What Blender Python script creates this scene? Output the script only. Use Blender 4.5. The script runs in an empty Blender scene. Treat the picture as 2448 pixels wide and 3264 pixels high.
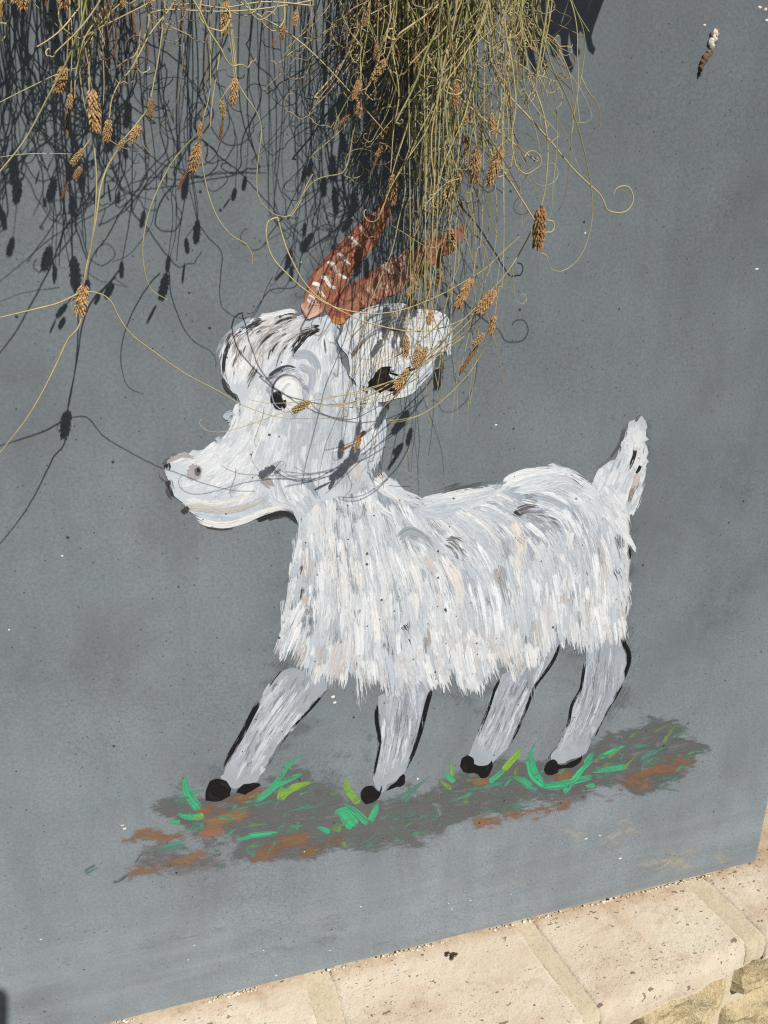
import bpy, math, random
import numpy as np
from mathutils import Vector, Matrix, noise as mnoise
from mathutils.geometry import delaunay_2d_cdt
R = math.radians
rnd = random.Random(7)
nr = np.random.default_rng(11)
scn = bpy.context.scene
COL = scn.collection

# ------------------------------------------------------------------ camera, sky, sun, exposure
D = 0.75                                  # lens to planter face, metres
LEDGE_Z = 0.50                            # top of the travertine ledge above the ground
YAW, PITCH = R(16.6), R(20.9)
FPX, PW, PH = 2735.0, 2448, 3264          # focal length and frame of the photograph in its pixels
CAM = np.array([0.0, -D, LEDGE_Z + 1.171 * D])
fwd = np.array([math.sin(YAW) * math.cos(PITCH), math.cos(YAW) * math.cos(PITCH), -math.sin(PITCH)])
rgt = np.array([math.cos(YAW), -math.sin(YAW), 0.0])
upv = np.cross(rgt, fwd)
cd = bpy.data.cameras.new('camera'); cam = bpy.data.objects.new('camera', cd); COL.objects.link(cam)
cd.sensor_fit = 'VERTICAL'; cd.sensor_height = 36.0; cd.lens = 36.0 * FPX / PH
cd.clip_start = 0.02; cd.clip_end = 500
cam.matrix_world = Matrix(((rgt[0], upv[0], -fwd[0], CAM[0]), (rgt[1], upv[1], -fwd[1], CAM[1]),
                           (rgt[2], upv[2], -fwd[2], CAM[2]), (0, 0, 0, 1)))
scn.camera = cam
SUN = Vector((0.276, -1.0, 1.068)).normalized()
w = bpy.data.worlds.new('World'); scn.world = w; w.use_nodes = True
wn = w.node_tree.nodes; sky = wn.new('ShaderNodeTexSky'); sky.sky_type = 'NISHITA'; sky.sun_disc = False
sky.sun_elevation = math.asin(SUN.z); sky.sun_rotation = math.atan2(SUN.x, SUN.y)
w.node_tree.links.new(sky.outputs[0], wn['Background'].inputs[0]); wn['Background'].inputs[1].default_value = 0.05
sl = bpy.data.lights.new('sun', 'SUN'); sl.energy = 4.8; sl.angle = R(0.4); sl.color = (1.0, 0.975, 0.94)
so = bpy.data.objects.new('sun', sl); COL.objects.link(so)
so.rotation_euler = (-SUN).to_track_quat('-Z', 'Y').to_euler(); so.location = (1, -4, 5)
scn.view_settings.view_transform = 'Standard'; scn.view_settings.look = 'None'
scn.cycles.max_bounces = 5; scn.cycles.transparent_max_bounces = 40; scn.cycles.diffuse_bounces = 3; scn.cycles.glossy_bounces = 2; scn.cycles.use_adaptive_sampling = True; scn.cycles.adaptive_threshold = .008; scn.cycles.use_denoising = False; scn.cycles.filter_width = 1.25; scn.cycles.sample_clamp_indirect = 3.0
scn.view_settings.exposure = 0.0; scn.view_settings.gamma = 1.0


def P(px, py, d=0.0):
    """the point seen at a pixel of the photograph, d metres in front of the planter face"""
    px = np.asarray(px, float); py = np.asarray(py, float); d = np.asarray(d, float)
    v = fwd * FPX + rgt * (px - PW / 2)[..., None] - upv * (py - PH / 2)[..., None]
    return CAM + v * ((D - d) / v[..., 1])[..., None]


def PL(px, py, z):
    v = fwd * FPX + rgt * (px - PW / 2) - upv * (py - PH / 2)
    return CAM + v * ((z - CAM[2]) / v[2])


def lin(c, k=0.90):
    c = np.asarray(c, float) / 255.0
    return np.where(c <= 0.04045, c / 12.92, ((c + 0.055) / 1.055) ** 2.4) * k


# ------------------------------------------------------------------ materials
def mat(name):
    m = bpy.data.materials.new(name); m.use_nodes = True
    return m, m.node_tree.nodes, m.node_tree.links, m.node_tree.nodes['Principled BSDF']


class NT:
    """short-hand for node graphs"""
    def __init__(s, n, l): s.n, s.l = n, l
    def new(s, t, **k):
        o = s.n.new(t)
        for a, b in k.items(): setattr(o, a, b)
        return o
    def put(s, sock, v):
        if v is None: return
        if hasattr(v, 'is_output') or isinstance(v, bpy.types.NodeSocket): s.l.new(v, sock)
        else: sock.default_value = v
    def math(s, op, a, b=None, clamp=False):
        o = s.new('ShaderNodeMath', operation=op, use_clamp=clamp); s.put(o.inputs[0], a); s.put(o.inputs[1], b); return o.outputs[0]
    def mix(s, f, a, b, blend='MIX'):
        o = s.new('ShaderNodeMix', data_type='RGBA', blend_type=blend)
        s.put(o.inputs[0], f); s.put(o.inputs[6], a); s.put(o.inputs[7], b); return o.outputs[2]
    def co(s, scale=(1, 1, 1), rot=(0, 0, 0), src='Object'):
        t = s.new('ShaderNodeTexCoord'); m = s.new('ShaderNodeMapping'); s.l.new(t.outputs[src], m.inputs[0])
        m.inputs['Scale'].default_value = scale; m.inputs['Rotation'].default_value = rot; return m.outputs[0]
    def noise(s, v, scale, detail=3, rough=0.55, dist=0.0):
        o = s.new('ShaderNodeTexNoise'); s.l.new(v, o.inputs['Vector']); o.inputs['Scale'].default_value = scale
        o.inputs['Detail'].default_value = detail; o.inputs['Roughness'].default_value = rough; o.inputs['Distortion'].default_value = dist
        return o
    def vor(s, v, scale, feature='F1', rand=1.0):
        o = s.new('ShaderNodeTexVoronoi', feature=feature); s.l.new(v, o.inputs['Vector'])
        o.inputs['Scale'].default_value = scale; o.inputs['Randomness'].default_value = rand; return o
    def rng(s, v, a, b, c=0.0, d=1.0):
        o = s.new('ShaderNodeMapRange'); o.clamp = True; s.put(o.inputs[0], v)
        for i, q in enumerate((a, b, c, d)): s.put(o.inputs[1 + i], q)
        return o.outputs[0]
    def sep(s, v):
        o = s.new('ShaderNodeSeparateXYZ'); s.l.new(v, o.inputs[0]); return o.outputs
    def bump(s, h, strength, dist, normal=None):
        o = s.new('ShaderNodeBump'); s.put(o.inputs['Strength'], strength); o.inputs['Distance'].default_value = dist
        s.l.new(h, o.inputs['Height'])
        if normal is not None: s.l.new(normal, o.inputs['Normal'])
        return o.outputs[0]


def rgba(c, k=0.95): return tuple(lin(c, k)) + (1.0,)


def dots(g, v, scale, frac, r0, r1):
    """sparse round spots: random cells of a voronoi, each with its own radius"""
    o = g.vor(v, scale)
    s = g.new('ShaderNodeSeparateColor'); g.l.new(o.outputs['Color'], s.inputs[0])
    on = g.math('LESS_THAN', s.outputs[0], frac)
    rad = g.rng(s.outputs[1], 0, 1, r0, r1)
    spot = g.math('LESS_THAN', o.outputs['Distance'], rad)
    return g.math('MULTIPLY', on, spot)


def concrete():
    m, n, l, b = mat('painted_concrete'); g = NT(n, l)
    v = g.co(); xyz = g.sep(v)
    big = g.noise(v, 3.2, 4, 0.6).outputs[0]; mid = g.noise(v, 14, 5, 0.65).outputs[0]; fine = g.noise(v, 330, 4, 0.75).outputs[0]
    streak = g.noise(g.co((26, 26, 1.6)), 1.0, 4, 0.6).outputs[0]
    col = g.mix(g.rng(big, .30, .70), rgba((108, 113, 115)), rgba((141, 148, 150)))
    col = g.mix(g.rng(mid, .38, .68, 0, .55), col, rgba((139, 146, 149)))
    col = g.mix(g.rng(streak, .46, .70, 0, .32), col, rgba((104, 109, 112)))
    # cloudy patina
    pat = g.noise(v, 38, 5, 0.7, 0.6).outputs[0]
    col = g.mix(g.rng(pat, .48, .62, 0, .5), col, rgba((124, 136, 141)))
    brown = g.noise(g.co((7, 7, 4)), 1.0, 5, 0.6, 0.8).outputs[0]
    col = g.mix(g.rng(brown, .52, .70, 0, .5), col, rgba((107, 107, 108)))
    col = g.mix(g.rng(fine, .42, .66, 0, .55), col, rgba((98, 103, 107)))
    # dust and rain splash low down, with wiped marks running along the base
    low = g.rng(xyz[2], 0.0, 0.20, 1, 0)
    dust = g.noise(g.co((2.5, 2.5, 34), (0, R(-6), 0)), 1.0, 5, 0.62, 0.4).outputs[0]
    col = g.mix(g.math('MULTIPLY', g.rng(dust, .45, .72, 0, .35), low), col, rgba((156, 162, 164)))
    dust2 = g.noise(g.co((3.5, 3.5, 48), (0, R(5), 0)), 1.0, 4, 0.6, 0.3).outputs[0]
    col = g.mix(g.math('MULTIPLY', g.rng(dust2, .50, .70, 0, .45), g.rng(xyz[2], 0.0, 0.10, 1, 0)), col, rgba((108, 108, 107)))
    # hairline crazing
    dv = g.new('ShaderNodeMix', data_type='RGBA'); dv.inputs[0].default_value = 0.012; l.new(v, dv.inputs[6])
    l.new(g.noise(v, 60, 3).outputs['Color'], dv.inputs[7])
    e1 = g.vor(dv.outputs[2], 165, 'DISTANCE_TO_EDGE').outputs['Distance']
    e2 = g.vor(dv.outputs[2], 88, 'DISTANCE_TO_EDGE').outputs['Distance']
    craze = g.math('MAXIMUM', g.rng(e1, .012, .05, 1, 0), g.rng(e2, .006, .026, 1, 0))
    craze = g.math('MULTIPLY', craze, g.rng(g.noise(v, 9, 3).outputs[0], .45, .66, .02, .30))
    col = g.mix(craze, col, rgba((66, 71, 76)))
    # pin holes, white specks
    pits = g.math('MAXIMUM', dots(g, v, 66, .07, .03, .11), g.math('MULTIPLY', dots(g, v, 230, .16, .06, .20), .7))
    col = g.mix(g.math('MULTIPLY', pits, .85), col, rgba((44, 47, 51)))
    spk = dots(g, g.co((1, 1, 1), (.3, .2, .7)), 48, .05, .02, .07)
    col = g.mix(spk, col, rgba((222, 222, 216)))
    l.new(col, b.inputs['Base Color'])
    b.inputs['Roughness'].default_value = 0.62; b.inputs['Specular IOR Level'].default_value = 0.3
    b.inputs['Diffuse Roughness'].default_value = 1.0
    h = g.math('SUBTRACT', g.math('MULTIPLY', fine, .35), g.math('MULTIPLY', pits, 1.0))
    l.new(g.bump(h, .35, .0012), b.inputs['Normal'])
    return m


def paint_mat(name, k_streak, k_fine, tone):
    """paint laid on by brush: colour and coverage come with the stroke, the coverage breaks up into bristle streaks"""
    m, n, l, b = mat(name); g = NT(n, l)
    vc = g.new('ShaderNodeVertexColor', layer_name='Col'); a = vc.outputs[0]; v = g.co()
    st = g.new('ShaderNodeAttribute', attribute_name='st').outputs['Vector']
    streak = g.noise(st, 1.0, 3, .65).outputs[0]
    f = g.noise(v, 2600, 1, .5).outputs[0]
    cover = g.math('ADD', g.rng(streak, .28, .72, 0, k_streak), g.rng(f, .3, .7, 0, k_fine))
    alpha = g.rng(g.math('SUBTRACT', vc.outputs[1], cover), -.06, .06, 0, 1)
    col = g.mix(g.rng(streak, .60, .36, 0, tone), a, (.55, .58, .62, 1), 'MULTIPLY')
    pits = g.math('MAXIMUM', dots(g, v, 66, .10, .04, .12), dots(g, v, 190, .05, .08, .18))
    col = g.mix(g.math('MULTIPLY', pits, .85), col, rgba((46, 40, 38)))
    l.new(col, b.inputs['Base Color']); b.inputs['Roughness'].default_value = 0.5
    b.inputs['Specular IOR Level'].default_value = 0.35
    l.new(g.bump(g.math('ADD', g.math('MULTIPLY', streak, .8), g.math('MULTIPLY', f, .06)), .45, .0016), b.inputs['Normal'])
    t = g.new('ShaderNodeBsdfTransparent'); mx = g.new('ShaderNodeMixShader'); l.new(alpha, mx.inputs[0]); l.new(t.outputs[0], mx.inputs[1]); l.new(b.outputs[0], mx.inputs[2])
    l.new(mx.outputs[0], n['Material Output'].inputs[0])
    return m


def travertine():
    m, n, l, b = mat('travertine'); g = NT(n, l)
    v = g.co(); oi = g.new('ShaderNodeObjectInfo').outputs['Random']
    big = g.noise(v, 11, 4, .6, .4).outputs[0]; mid = g.noise(v, 45, 5, .68).outputs[0]; fine = g.noise(v, 330, 4, .7).outputs[0]
    bed = g.noise(g.co((14, 60, 60), (0, 0, R(12))), 1.0, 5, .65, .5).outputs[0]
    col = g.mix(g.rng(big, .38, .66), rgba((224, 211, 186)), rgba((208, 184, 154)))
    col = g.mix(g.rng(oi, 0, 1, 0, .5), col, rgba((230, 219, 198)))
    col = g.mix(g.rng(bed, .46, .70, 0, .5), col, rgba((230, 219, 198)))
    col = g.mix(g.rng(mid, .54, .70, 0, .55), col, rgba((190, 166, 138)))
    col = g.mix(g.rng(mid, .20, .40, .35, 0), col, rgba((224, 216, 200)))
    col = g.mix(g.rng(fine, .50, .74, 0, .35), col, rgba((178, 160, 134)))
    ys = g.sep(v)[1]      # brown dirt washed down along the foot of the planter
    col = g.mix(g.math('MULTIPLY', g.rng(ys, -.022, -.001, 0, .6), g.rng(mid, .35, .6, .25, 1)), col, rgba((172, 132, 90)))
    # voids: elongated along the bedding, clustered
    wv = g.new('ShaderNodeMix', data_type='RGBA'); wv.inputs[0].default_value = 0.03; l.new(g.co((1, 2.0, 1.3), (0, 0, R(14))), wv.inputs[6])
    l.new(g.noise(v, 70, 3).outputs['Color'], wv.inputs[7])
    clus = g.rng(g.noise(v, 17, 3).outputs[0], .42, .62, 0, 1)
    p1 = g.math('MULTIPLY', dots(g, wv.outputs[2], 105, .34, .08, .30), g.rng(clus, .15, .4)); p2 = dots(g, wv.outputs[2], 260, .26, .12, .34); p3 = dots(g, wv.outputs[2], 44, .26, .05, .22)
    pits = g.math('MAXIMUM', g.math('MAXIMUM', p1, g.math('MULTIPLY', p2, clus)), p3)
    col = g.mix(g.math('MULTIPLY', pits, .72), col, rgba((92, 74, 54)))  # voids coloured dark for the shade and dirt inside them
    col = g.mix(1.0, col, (.88, .885, .895, 1), 'MULTIPLY')
    l.new(col, b.inputs['Base Color']); b.inputs['Roughness'].default_value = .75; b.inputs['Diffuse Roughness'].default_value = .6
    b.inputs['Specular IOR Level'].default_value = .25
    h = g.math('ADD', g.math('MULTIPLY', mid, .9), g.math('MULTIPLY', fine, .3)); h = g.math('SUBTRACT', h, g.math('MULTIPLY', pits, 1.3))
    lump = g.noise(v, 120, 4, .7, .5).outputs[0]; h = g.math('ADD', h, g.math('MULTIPLY', lump, .45))
    l.new(g.bump(h, 1.0, .0034), b.inputs['Normal'])
    return m


def rough_stone(name, c1, c2, c3, scale=1.0, bump=.006):
    m, n, l, b = mat(name); g = NT(n, l); v = g.co(); oi = g.new('ShaderNodeObjectInfo').outputs['Random']
    big = g.noise(v, 24 * scale, 4, .6).outputs[0]; mid = g.noise(v, 130 * scale, 5, .7).outputs[0]; fine = g.noise(v, 600 * scale, 3, .7).outputs[0]
    col = g.mix(g.rng(big, .36, .64), rgba(c1), rgba(c2)); col = g.mix(g.rng(oi, 0, 1, 0, .35), col, rgba(c1))
    col = g.mix(g.rng(mid, .50, .70, 0, .7), col, rgba(c3))
    col = g.mix(g.rng(fine, .45, .7, 0, .3), col, rgba(tuple(int(q * .75) for q in c2)))
    l.new(col, b.inputs['Base Color']); b.inputs['Roughness'].default_value = .9; b.inputs['Diffuse Roughness'].default_value = .7
    h = g.math('ADD', mid, g.math('MULTIPLY', fine, .5)); l.new(g.bump(h, 1.0, bump), b.inputs['Normal'])
    return m


def attr_mat(name, rough, spec, trans=0.0, age=0.0):
    m, n, l, b = mat(name); g = NT(n, l)
    a = g.new('ShaderNodeVertexColor', layer_name='Col').outputs[0]
    f = g.noise(g.co(), 900, 2, .6).outputs[0]
    col = g.mix(g.rng(f, .35, .7, 0, .35), a, (.5, .47, .43, 1), 'MULTIPLY')
    oi = g.new('ShaderNodeObjectInfo').outputs['Random']
    col = g.mix(g.rng(oi, 0, 1, 0, age), col, (.62, .60, .58, 1), 'MULTIPLY')
    l.new(col, b.inputs['Base Color']); b.inputs['Roughness'].default_value = rough; b.inputs['Specular IOR Level'].default_value = spec
    if trans:
        t = g.new('ShaderNodeBsdfTranslucent'); l.new(a, t.inputs[0]); mx = g.new('ShaderNodeMixShader'); mx.inputs[0].default_value = trans
        l.new(b.outputs[0], mx.inputs[1]); l.new(t.outputs[0], mx.inputs[2]); l.new(mx.outputs[0], n['Material Output'].inputs[0])
    return m


def plain(name, c, rough=.6, vary=.2, scale=80):
    m, n, l, b = mat(name); g = NT(n, l); f = g.noise(g.co(), scale, 4, .65).outputs[0]
    l.new(g.mix(g.rng(f, .3, .7, 0, vary), rgba(c), rgba(tuple(int(q * .55) for q in c))), b.inputs['Base Color'])
    b.inputs['Roughness'].default_value = rough; l.new(g.bump(f, .3, .001), b.inputs['Normal'])
    return m


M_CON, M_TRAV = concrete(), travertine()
M_PAINT, M_WASH = paint_mat('brushed_paint', .86, .14, .42), paint_mat('thin_wash', .42, .58, .15)
M_STONE = rough_stone('yellow_limestone', (226, 208, 166), (212, 190, 144), (156, 130, 94), 1.0, .009)
M_MORT = rough_stone('mortar', (212, 198, 170), (202, 186, 157), (174, 156, 126), 1.6, .0018)
M_GRASS = attr_mat('dry_sedge', .42, .5, .10)
M_HEAD = attr_mat('seed_scales', .6, .2, age=.75)
M_CRUMB = attr_mat('crumbs', .8, .2)
M_SOIL = plain('soil', (70, 56, 44), .95, .6, 120)
M_DARK = plain('shade_black', (48, 50, 56), .5, .2)  # shade tone put into the colour of the added box
M_GROUND = rough_stone('asphalt_paving', (92, 90, 88), (82, 80, 78), (68, 66, 64), .2)


# ------------------------------------------------------------------ object helpers
def mesh_obj(name, V, F, material, parent=None, cols=None, smooth=False, origin=(0, 0, 0)):
    V = np.asarray(V, float) - np.asarray(origin, float)
    me = bpy.data.meshes.new(name); me.from_pydata(V.tolist(), [], F)
    if cols is not None:
        a = me.color_attributes.new('Col', 'FLOAT_COLOR', 'POINT')
        cols = np.asarray(cols); c = np.ones((len(V), 4)); c[:, :cols.shape[1]] = np.maximum(cols, 0); a.data.foreach_set('color', c.ravel())
    if smooth: me.polygons.foreach_set('use_smooth', [True] * len(me.polygons))
    me.materials.append(material)
    o = bpy.data.objects.new(name, me); COL.objects.link(o)
    if parent is not None: o.parent = parent
    else: o.location = origin
    return o


def thing(name, label, cat, loc, group=None):
    o = bpy.data.objects.new(name, None); COL.objects.link(o); o.location = loc; o.empty_display_size = .05
    o['label'] = label; o['category'] = cat
    if group: o['group'] = group
    return o


def cat_rom(pts, step):
    """smooth resampling of a polyline, any dimension"""
    p = np.asarray(pts, float)
    if len(p) < 3:
        n = max(2, int(np.linalg.norm(p[-1] - p[0]) / step) + 1)
        return p[0] + (p[-1] - p[0]) * np.linspace(0, 1, n)[:, None]
    q = np.vstack([2 * p[0] - p[1], p, 2 * p[-1] - p[-2]]); out = []
    for i in range(1, len(q) - 2):
        n = max(2, int(np.linalg.norm(q[i + 1] - q[i]) / step)); t = np.linspace(0, 1, n, endpoint=False)[:, None]
        a, b, c, d = q[i - 1], q[i], q[i + 1], q[i + 2]
        out.append(.5 * (2 * b + (c - a) * t + (2 * a - 5 * b + 4 * c - d) * t * t + (3 * b - a - 3 * c + d) * t ** 3))
    out.append(p[-1:]); return np.vstack(out)


def inside(poly, pts):
    poly = np.asarray(poly, float); pts = np.atleast_2d(pts); r = np.zeros(len(pts), bool)
    x, y = pts[:, 0], pts[:, 1]; j = len(poly) - 1
    for i in range(len(poly)):
        xi, yi = poly[i]; xj, yj = poly[j]
        c = (yi > y) != (yj > y)
        r ^= c & (x < (xj - xi) * (y - yi) / ((yj - yi) if yj != yi else 1e-9) + xi); j = i
    return r


def cv(origin, k, pts):
    """coordinates read off an enlarged view of the photograph -> its own pixels"""
    return [(origin[0] + a * k, origin[1] + b * k) for a, b in pts]


vC = lambda *p: cv((480, 900), .60277, p)
vD = lambda *p: cv((850, 550), .42194, p)
vE = lambda *p: cv((1000, 950), .27125, p)
v3 = lambda *p: cv((850, 1500), .39180, p)
v4 = lambda *p: cv((1400, 1280), .46125, p)
v5 = lambda *p: cv((600, 2050), .51236, p)
v6 = lambda *p: cv((1400, 1950), .54250, p)
v7 = lambda *p: cv((350, 2400), .63291, p)
vA = lambda *p: cv((0, 0), .60277, p)
vB = lambda *p: cv((900, 0), .66305, p)
vH = lambda *p: cv((0, 900), .45219, p)
vG = lambda *p: cv((1200, 0), .42194, p)
vL = lambda *p: cv((0, 0), .42194, p)
vM = lambda *p: cv((600, 0), .42194, p)
vN = lambda *p: cv((1200, 850), .30139, p)

# ------------------------------------------------------------------ ground, stone wall, ledge
g = mesh_obj('ground', [(-40, -40, 0), (40, -40, 0), (40, 40, 0), (-40, 40, 0)], [(0, 1, 2, 3)], M_GROUND); g['kind'] = 'structure'

wall = thing('stone_wall', 'low yellow limestone wall capped with pale travertine slabs under the planter', 'wall', (0.4, 0.0, 0.0))
WO = np.array([0.4, 0.0, 0.0])
fa, fb = PL(1880, 3240, LEDGE_Z), PL(2376, 3014, LEDGE_Z)
fslope = (fb[1] - fa[1]) / (fb[0] - fa[0])
fy = lambda x: fa[1] + fslope * (x - fa[0])              # front edge of the ledge, not quite parallel to the planter
THK = 0.038


def joint(p0, p1, pback=0.34):
    a, b = PL(*p0, LEDGE_Z), PL(*p1, LEDGE_Z); return a, b


def jx(a, b, y): return a[0] + (b[0] - a[0]) * (y - a[1]) / (b[1] - a[1])


# joints given as (near the planter, near the front edge): left and right side of each mortar strip
JN = [((975, 3125), (1010, 3250), (1052, 3105), (1090, 3240)),
      ((1640, 2948), (1819, 3187), (1692, 2932), (1866, 3162)),
      ((2188, 2818), (2374, 3000), (2246, 2803), (2430, 2975))]
lines = []
for a, b, c, d in JN:
    l0 = joint(a, b); r0 = joint(c, d); lines.append((l0, r0))
BACK = 0.17
xs = [(-0.70, None)]


def slab(name, left, right, front, back, z, thk, material, seed, amp=.0016, sub=.006, rough_edge=.004):
    """one slab with a worn, slightly wavy outline; left(y), right(y), front(x), back(x) bound it"""
    ym = (front(0) + back(0)) / 2
    nx = max(4, int((right(ym) - left(ym)) / sub)); ny = max(4, int((back(0) - front(0)) / sub))
    nx = min(nx, 60); ny = min(ny, 44)
    V = []; F = []; off = Vector((seed * 7.3, seed * 3.1, seed))
    def pos(i, j):
        v = j / ny; x0 = left(0); u = i / nx
        xm = left(ym) + (right(ym) - left(ym)) * u
        y = front(xm) + (back(xm) - front(xm)) * v
        x = left(y) + (right(y) - left(y)) * u
        return x, y, u, v
    idx = {}
    for j in range(ny + 1):
        for i in range(nx + 1):
            x, y, u, v = pos(i, j)
            n1 = mnoise.noise(Vector((x * 30, y * 30, 0)) + off); n2 = mnoise.noise(Vector((x * 130, y * 130, 3)) + off)
            ex = min(u, 1 - u) * (right(y) - left(y)); ey = v * (back(x) - front(x)); e = min(ex, ey)
            dz = -rough_edge * max(0, 1 - ey / .009) ** 2 * (1 + .9 * n1 + .7 * n2) - rough_edge * .22 * max(0, 1 - ex / .004) ** 2 * (1 + n2)
            if i == 0: x += .0022 * n1
            if i == nx: x -= .0022 * n1
            if j == 0: y += .0045 * n1 + .002 * n2
            idx[i, j] = len(V); V.append((x, y, z + dz + amp * n1 * .5 + amp * .4 * n2))
    for j in range(ny):
        for i in range(nx): F.append((idx[i, j], idx[i + 1, j], idx[i + 1, j + 1], idx[i, j + 1]))
    ring = [(i, 0) for i in range(nx)] + [(nx, j) for j in range(ny)] + [(i, ny) for i in range(nx, 0, -1)] + [(0, j) for j in range(ny, 0, -1)]
    prev = [idx[q] for q in ring]; K = 5
    for k in range(1, K + 1):
        cur = []
        for q, (i, j) in enumerate(ring):
            x, y, zz = V[idx[i, j]]
            n1 = mnoise.noise(Vector((x * 90, y * 90, k * 1.7)) + off)
            s = .0022 if k < K else .0
            y2 = y - s * (1 if j == 0 else 0) + .0005 * n1
            cur.append(len(V)); V.append((x + .0003 * n1, y2, zz + (z - thk - zz) * k / K))
        for q in range(len(ring)):
            r = (q + 1) % len(ring); F.append((prev[q], cur[q], cur[r], prev[r]))
        prev = cur
    F.append(tuple(prev))
    return mesh_obj(name, V, F, material, wall, smooth=True, origin=WO)


backf = lambda x: BACK
bnds = [(lambda y: -0.55, None)]
edges = []
for (l0, r0) in lines: edges.append((lambda y, a=l0: jx(a[0], a[1], y), lambda y, a=r0: jx(a[0], a[1], y)))
Ls = [lambda y: -0.10] + [e[1] for e in edges]
Rs = [e[0] for e in edges] + [lambda y: edges[2][1](y) + 0.24]
for i in range(4): slab('coping_slab', Ls[i], Rs[i], fy, backf, LEDGE_Z, THK, M_TRAV, i + 1)
slab('coping_slab', lambda y: -.36, lambda y: -.114, fy, backf, LEDGE_Z, THK, M_TRAV, 6)
slab('coping_slab', lambda y: -.63, lambda y: -.372, fy, backf, LEDGE_Z, THK, M_TRAV, 7)
mj = [(e[0], e[1]) for e in edges] + [(lambda y: -.114, lambda y: -.10), (lambda y: -.372, lambda y: -.36)]
for i, (a, b) in enumerate(mj):
    slab('mortar_joint', lambda y, a=a: a(y) - .003, lambda y, b=b: b(y) + .003, lambda x: fy(x) + .002, lambda x: BACK - .004, LEDGE_Z - .0006, THK - .004, M_MORT, 20 + i, amp=.0016, sub=.003, rough_edge=.0025)
# masonry below the cap: a mortar core and rough stones laid in courses
x0, x1 = -.62, 1.02
core_f = lambda x: fy(x) + .036
zc0 = LEDGE_Z - THK - .001
V = []
for x in (x0, x1):
    V += [(x, core_f(x), 0), (x, BACK - .01, 0), (x, BACK - .01, zc0), (x, core_f(x), zc0)]
mesh_obj('mortar_core', V, [(0, 3, 7, 4), (3, 2, 6, 7), (1, 5, 6, 2), (0, 1, 2, 3), (4, 7, 6, 5)], M_MORT, wall, origin=WO)


def stone(xa, xb, za, zb, seed):
    nx, nz = 22, 16; V = []; F = []; off = Vector((seed * 5.7, seed * 2.3, seed * 1.1)); prot = rnd.uniform(.016, .034); tilt = rnd.uniform(-.2, .2)
    for j in range(nz + 1):
        for i in range(nx + 1):
            u, v = i / nx, j / nz
            x = xa + (xb - xa) * u; z = za + (zb - za) * v
            e = min(u * (xb - xa), (1 - u) * (xb - xa), v * (zb - za), (1 - v) * (zb - za))
            k = 1 - max(0, 1 - e / .022) ** 2
            n1 = mnoise.noise(Vector((x * 22, z * 22, 0)) + off); n2 = mnoise.noise(Vector((x * 75, z * 75, 5)) + off); n3 = mnoise.noise(Vector((x * 230, z * 230, 9)) + off)
            y = core_f(x) + .006 - (prot + .012 * n1 + .006 * n2 + .0025 * n3 + tilt * .05 * (u - .5)) * k
            if 0 < i < nx: z += .004 * n1
            if 0 < j < nz: x += .004 * n2
            V.append((x, y, z))
    for j in range(nz):
        for i in range(nx):
            a = j * (nx + 1) + i; F.append((a, a + 1, a + nx + 2, a + nx + 1))
    mesh_obj('stone', V, F, M_STONE, wall, origin=WO, smooth=False)


zt = zc0; sd = 1
for hgt in (.105, .125, .10, .12):
    x = x0 + rnd.uniform(-.05, .0); zb = zt - .004
    while x < x1:
        wd = rnd.uniform(.13, .24); stone(max(x, x0), min(x + wd, x1), zb - hgt + .010, zb, sd); sd += 1; x += wd + .012
    zt -= hgt + .004

# added box, near-black to stand in for shade beyond the planter's right edge
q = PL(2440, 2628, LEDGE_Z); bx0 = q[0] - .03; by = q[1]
db = thing('shade_box', 'added near-black box standing in for the shade behind the right edge of the grey planter', 'planter', (bx0 + .25, BACK + .2, 0))
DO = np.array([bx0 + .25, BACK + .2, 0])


def box(name, lo, hi, material, parent, origin, bevel=.004):
    (a, b, c), (d, e, f) = lo, hi
    V = [(a, b, c), (d, b, c), (d, e, c), (a, e, c), (a, b, f), (d, b, f), (d, e, f), (a, e, f)]
    o = mesh_obj(name, V, [(0, 3, 2, 1), (4, 5, 6, 7), (0, 1, 5, 4), (1, 2, 6, 5), (2, 3, 7, 6), (3, 0, 4, 7)], material, parent, origin=origin)
    if bevel:
        m = o.modifiers.new('bevel', 'BEVEL'); m.width = bevel; m.segments = 3
    return o


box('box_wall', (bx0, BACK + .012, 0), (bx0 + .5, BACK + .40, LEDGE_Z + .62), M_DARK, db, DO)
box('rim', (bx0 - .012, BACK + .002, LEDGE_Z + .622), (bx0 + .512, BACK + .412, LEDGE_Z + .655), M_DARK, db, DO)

# ------------------------------------------------------------------ the planter
XR = P(2414, 2750)[0]; XL = -.60; RIM_Z = P(1224, -470)[2]; DEP = .40; Z0 = LEDGE_Z + .0012
PO = np.array([.25, DEP / 2, LEDGE_Z])
planter = thing('planter_box', 'tall grey painted concrete planter with a white goat painted on its front', 'planter', PO)
T = .03
V = []
for (xa, xb, ya, yb, z) in ((XL, XR, 0, DEP, Z0), (XL, XR, 0, DEP, RIM_Z), (XL + T, XR - T, T, DEP - T, RIM_Z), (XL + T, XR - T, T, DEP - T, RIM_Z - .12)):
    V += [(xa, ya, z), (xb, ya, z), (xb, yb, z), (xa, yb, z)]
F = [(3, 2, 1, 0)]
for r in range(3):
    for i in range(4):
        j = (i + 1) % 4; F.append((r * 4 + i, r * 4 + j, r * 4 + 4 + j, r * 4 + 4 + i))
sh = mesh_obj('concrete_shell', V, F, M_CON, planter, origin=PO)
bm_ = sh.modifiers.new('bevel', 'BEVEL'); bm_.width = .005; bm_.segments = 3; bm_.limit_method = 'ANGLE'
V = []; F = []; n = 40
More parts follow.
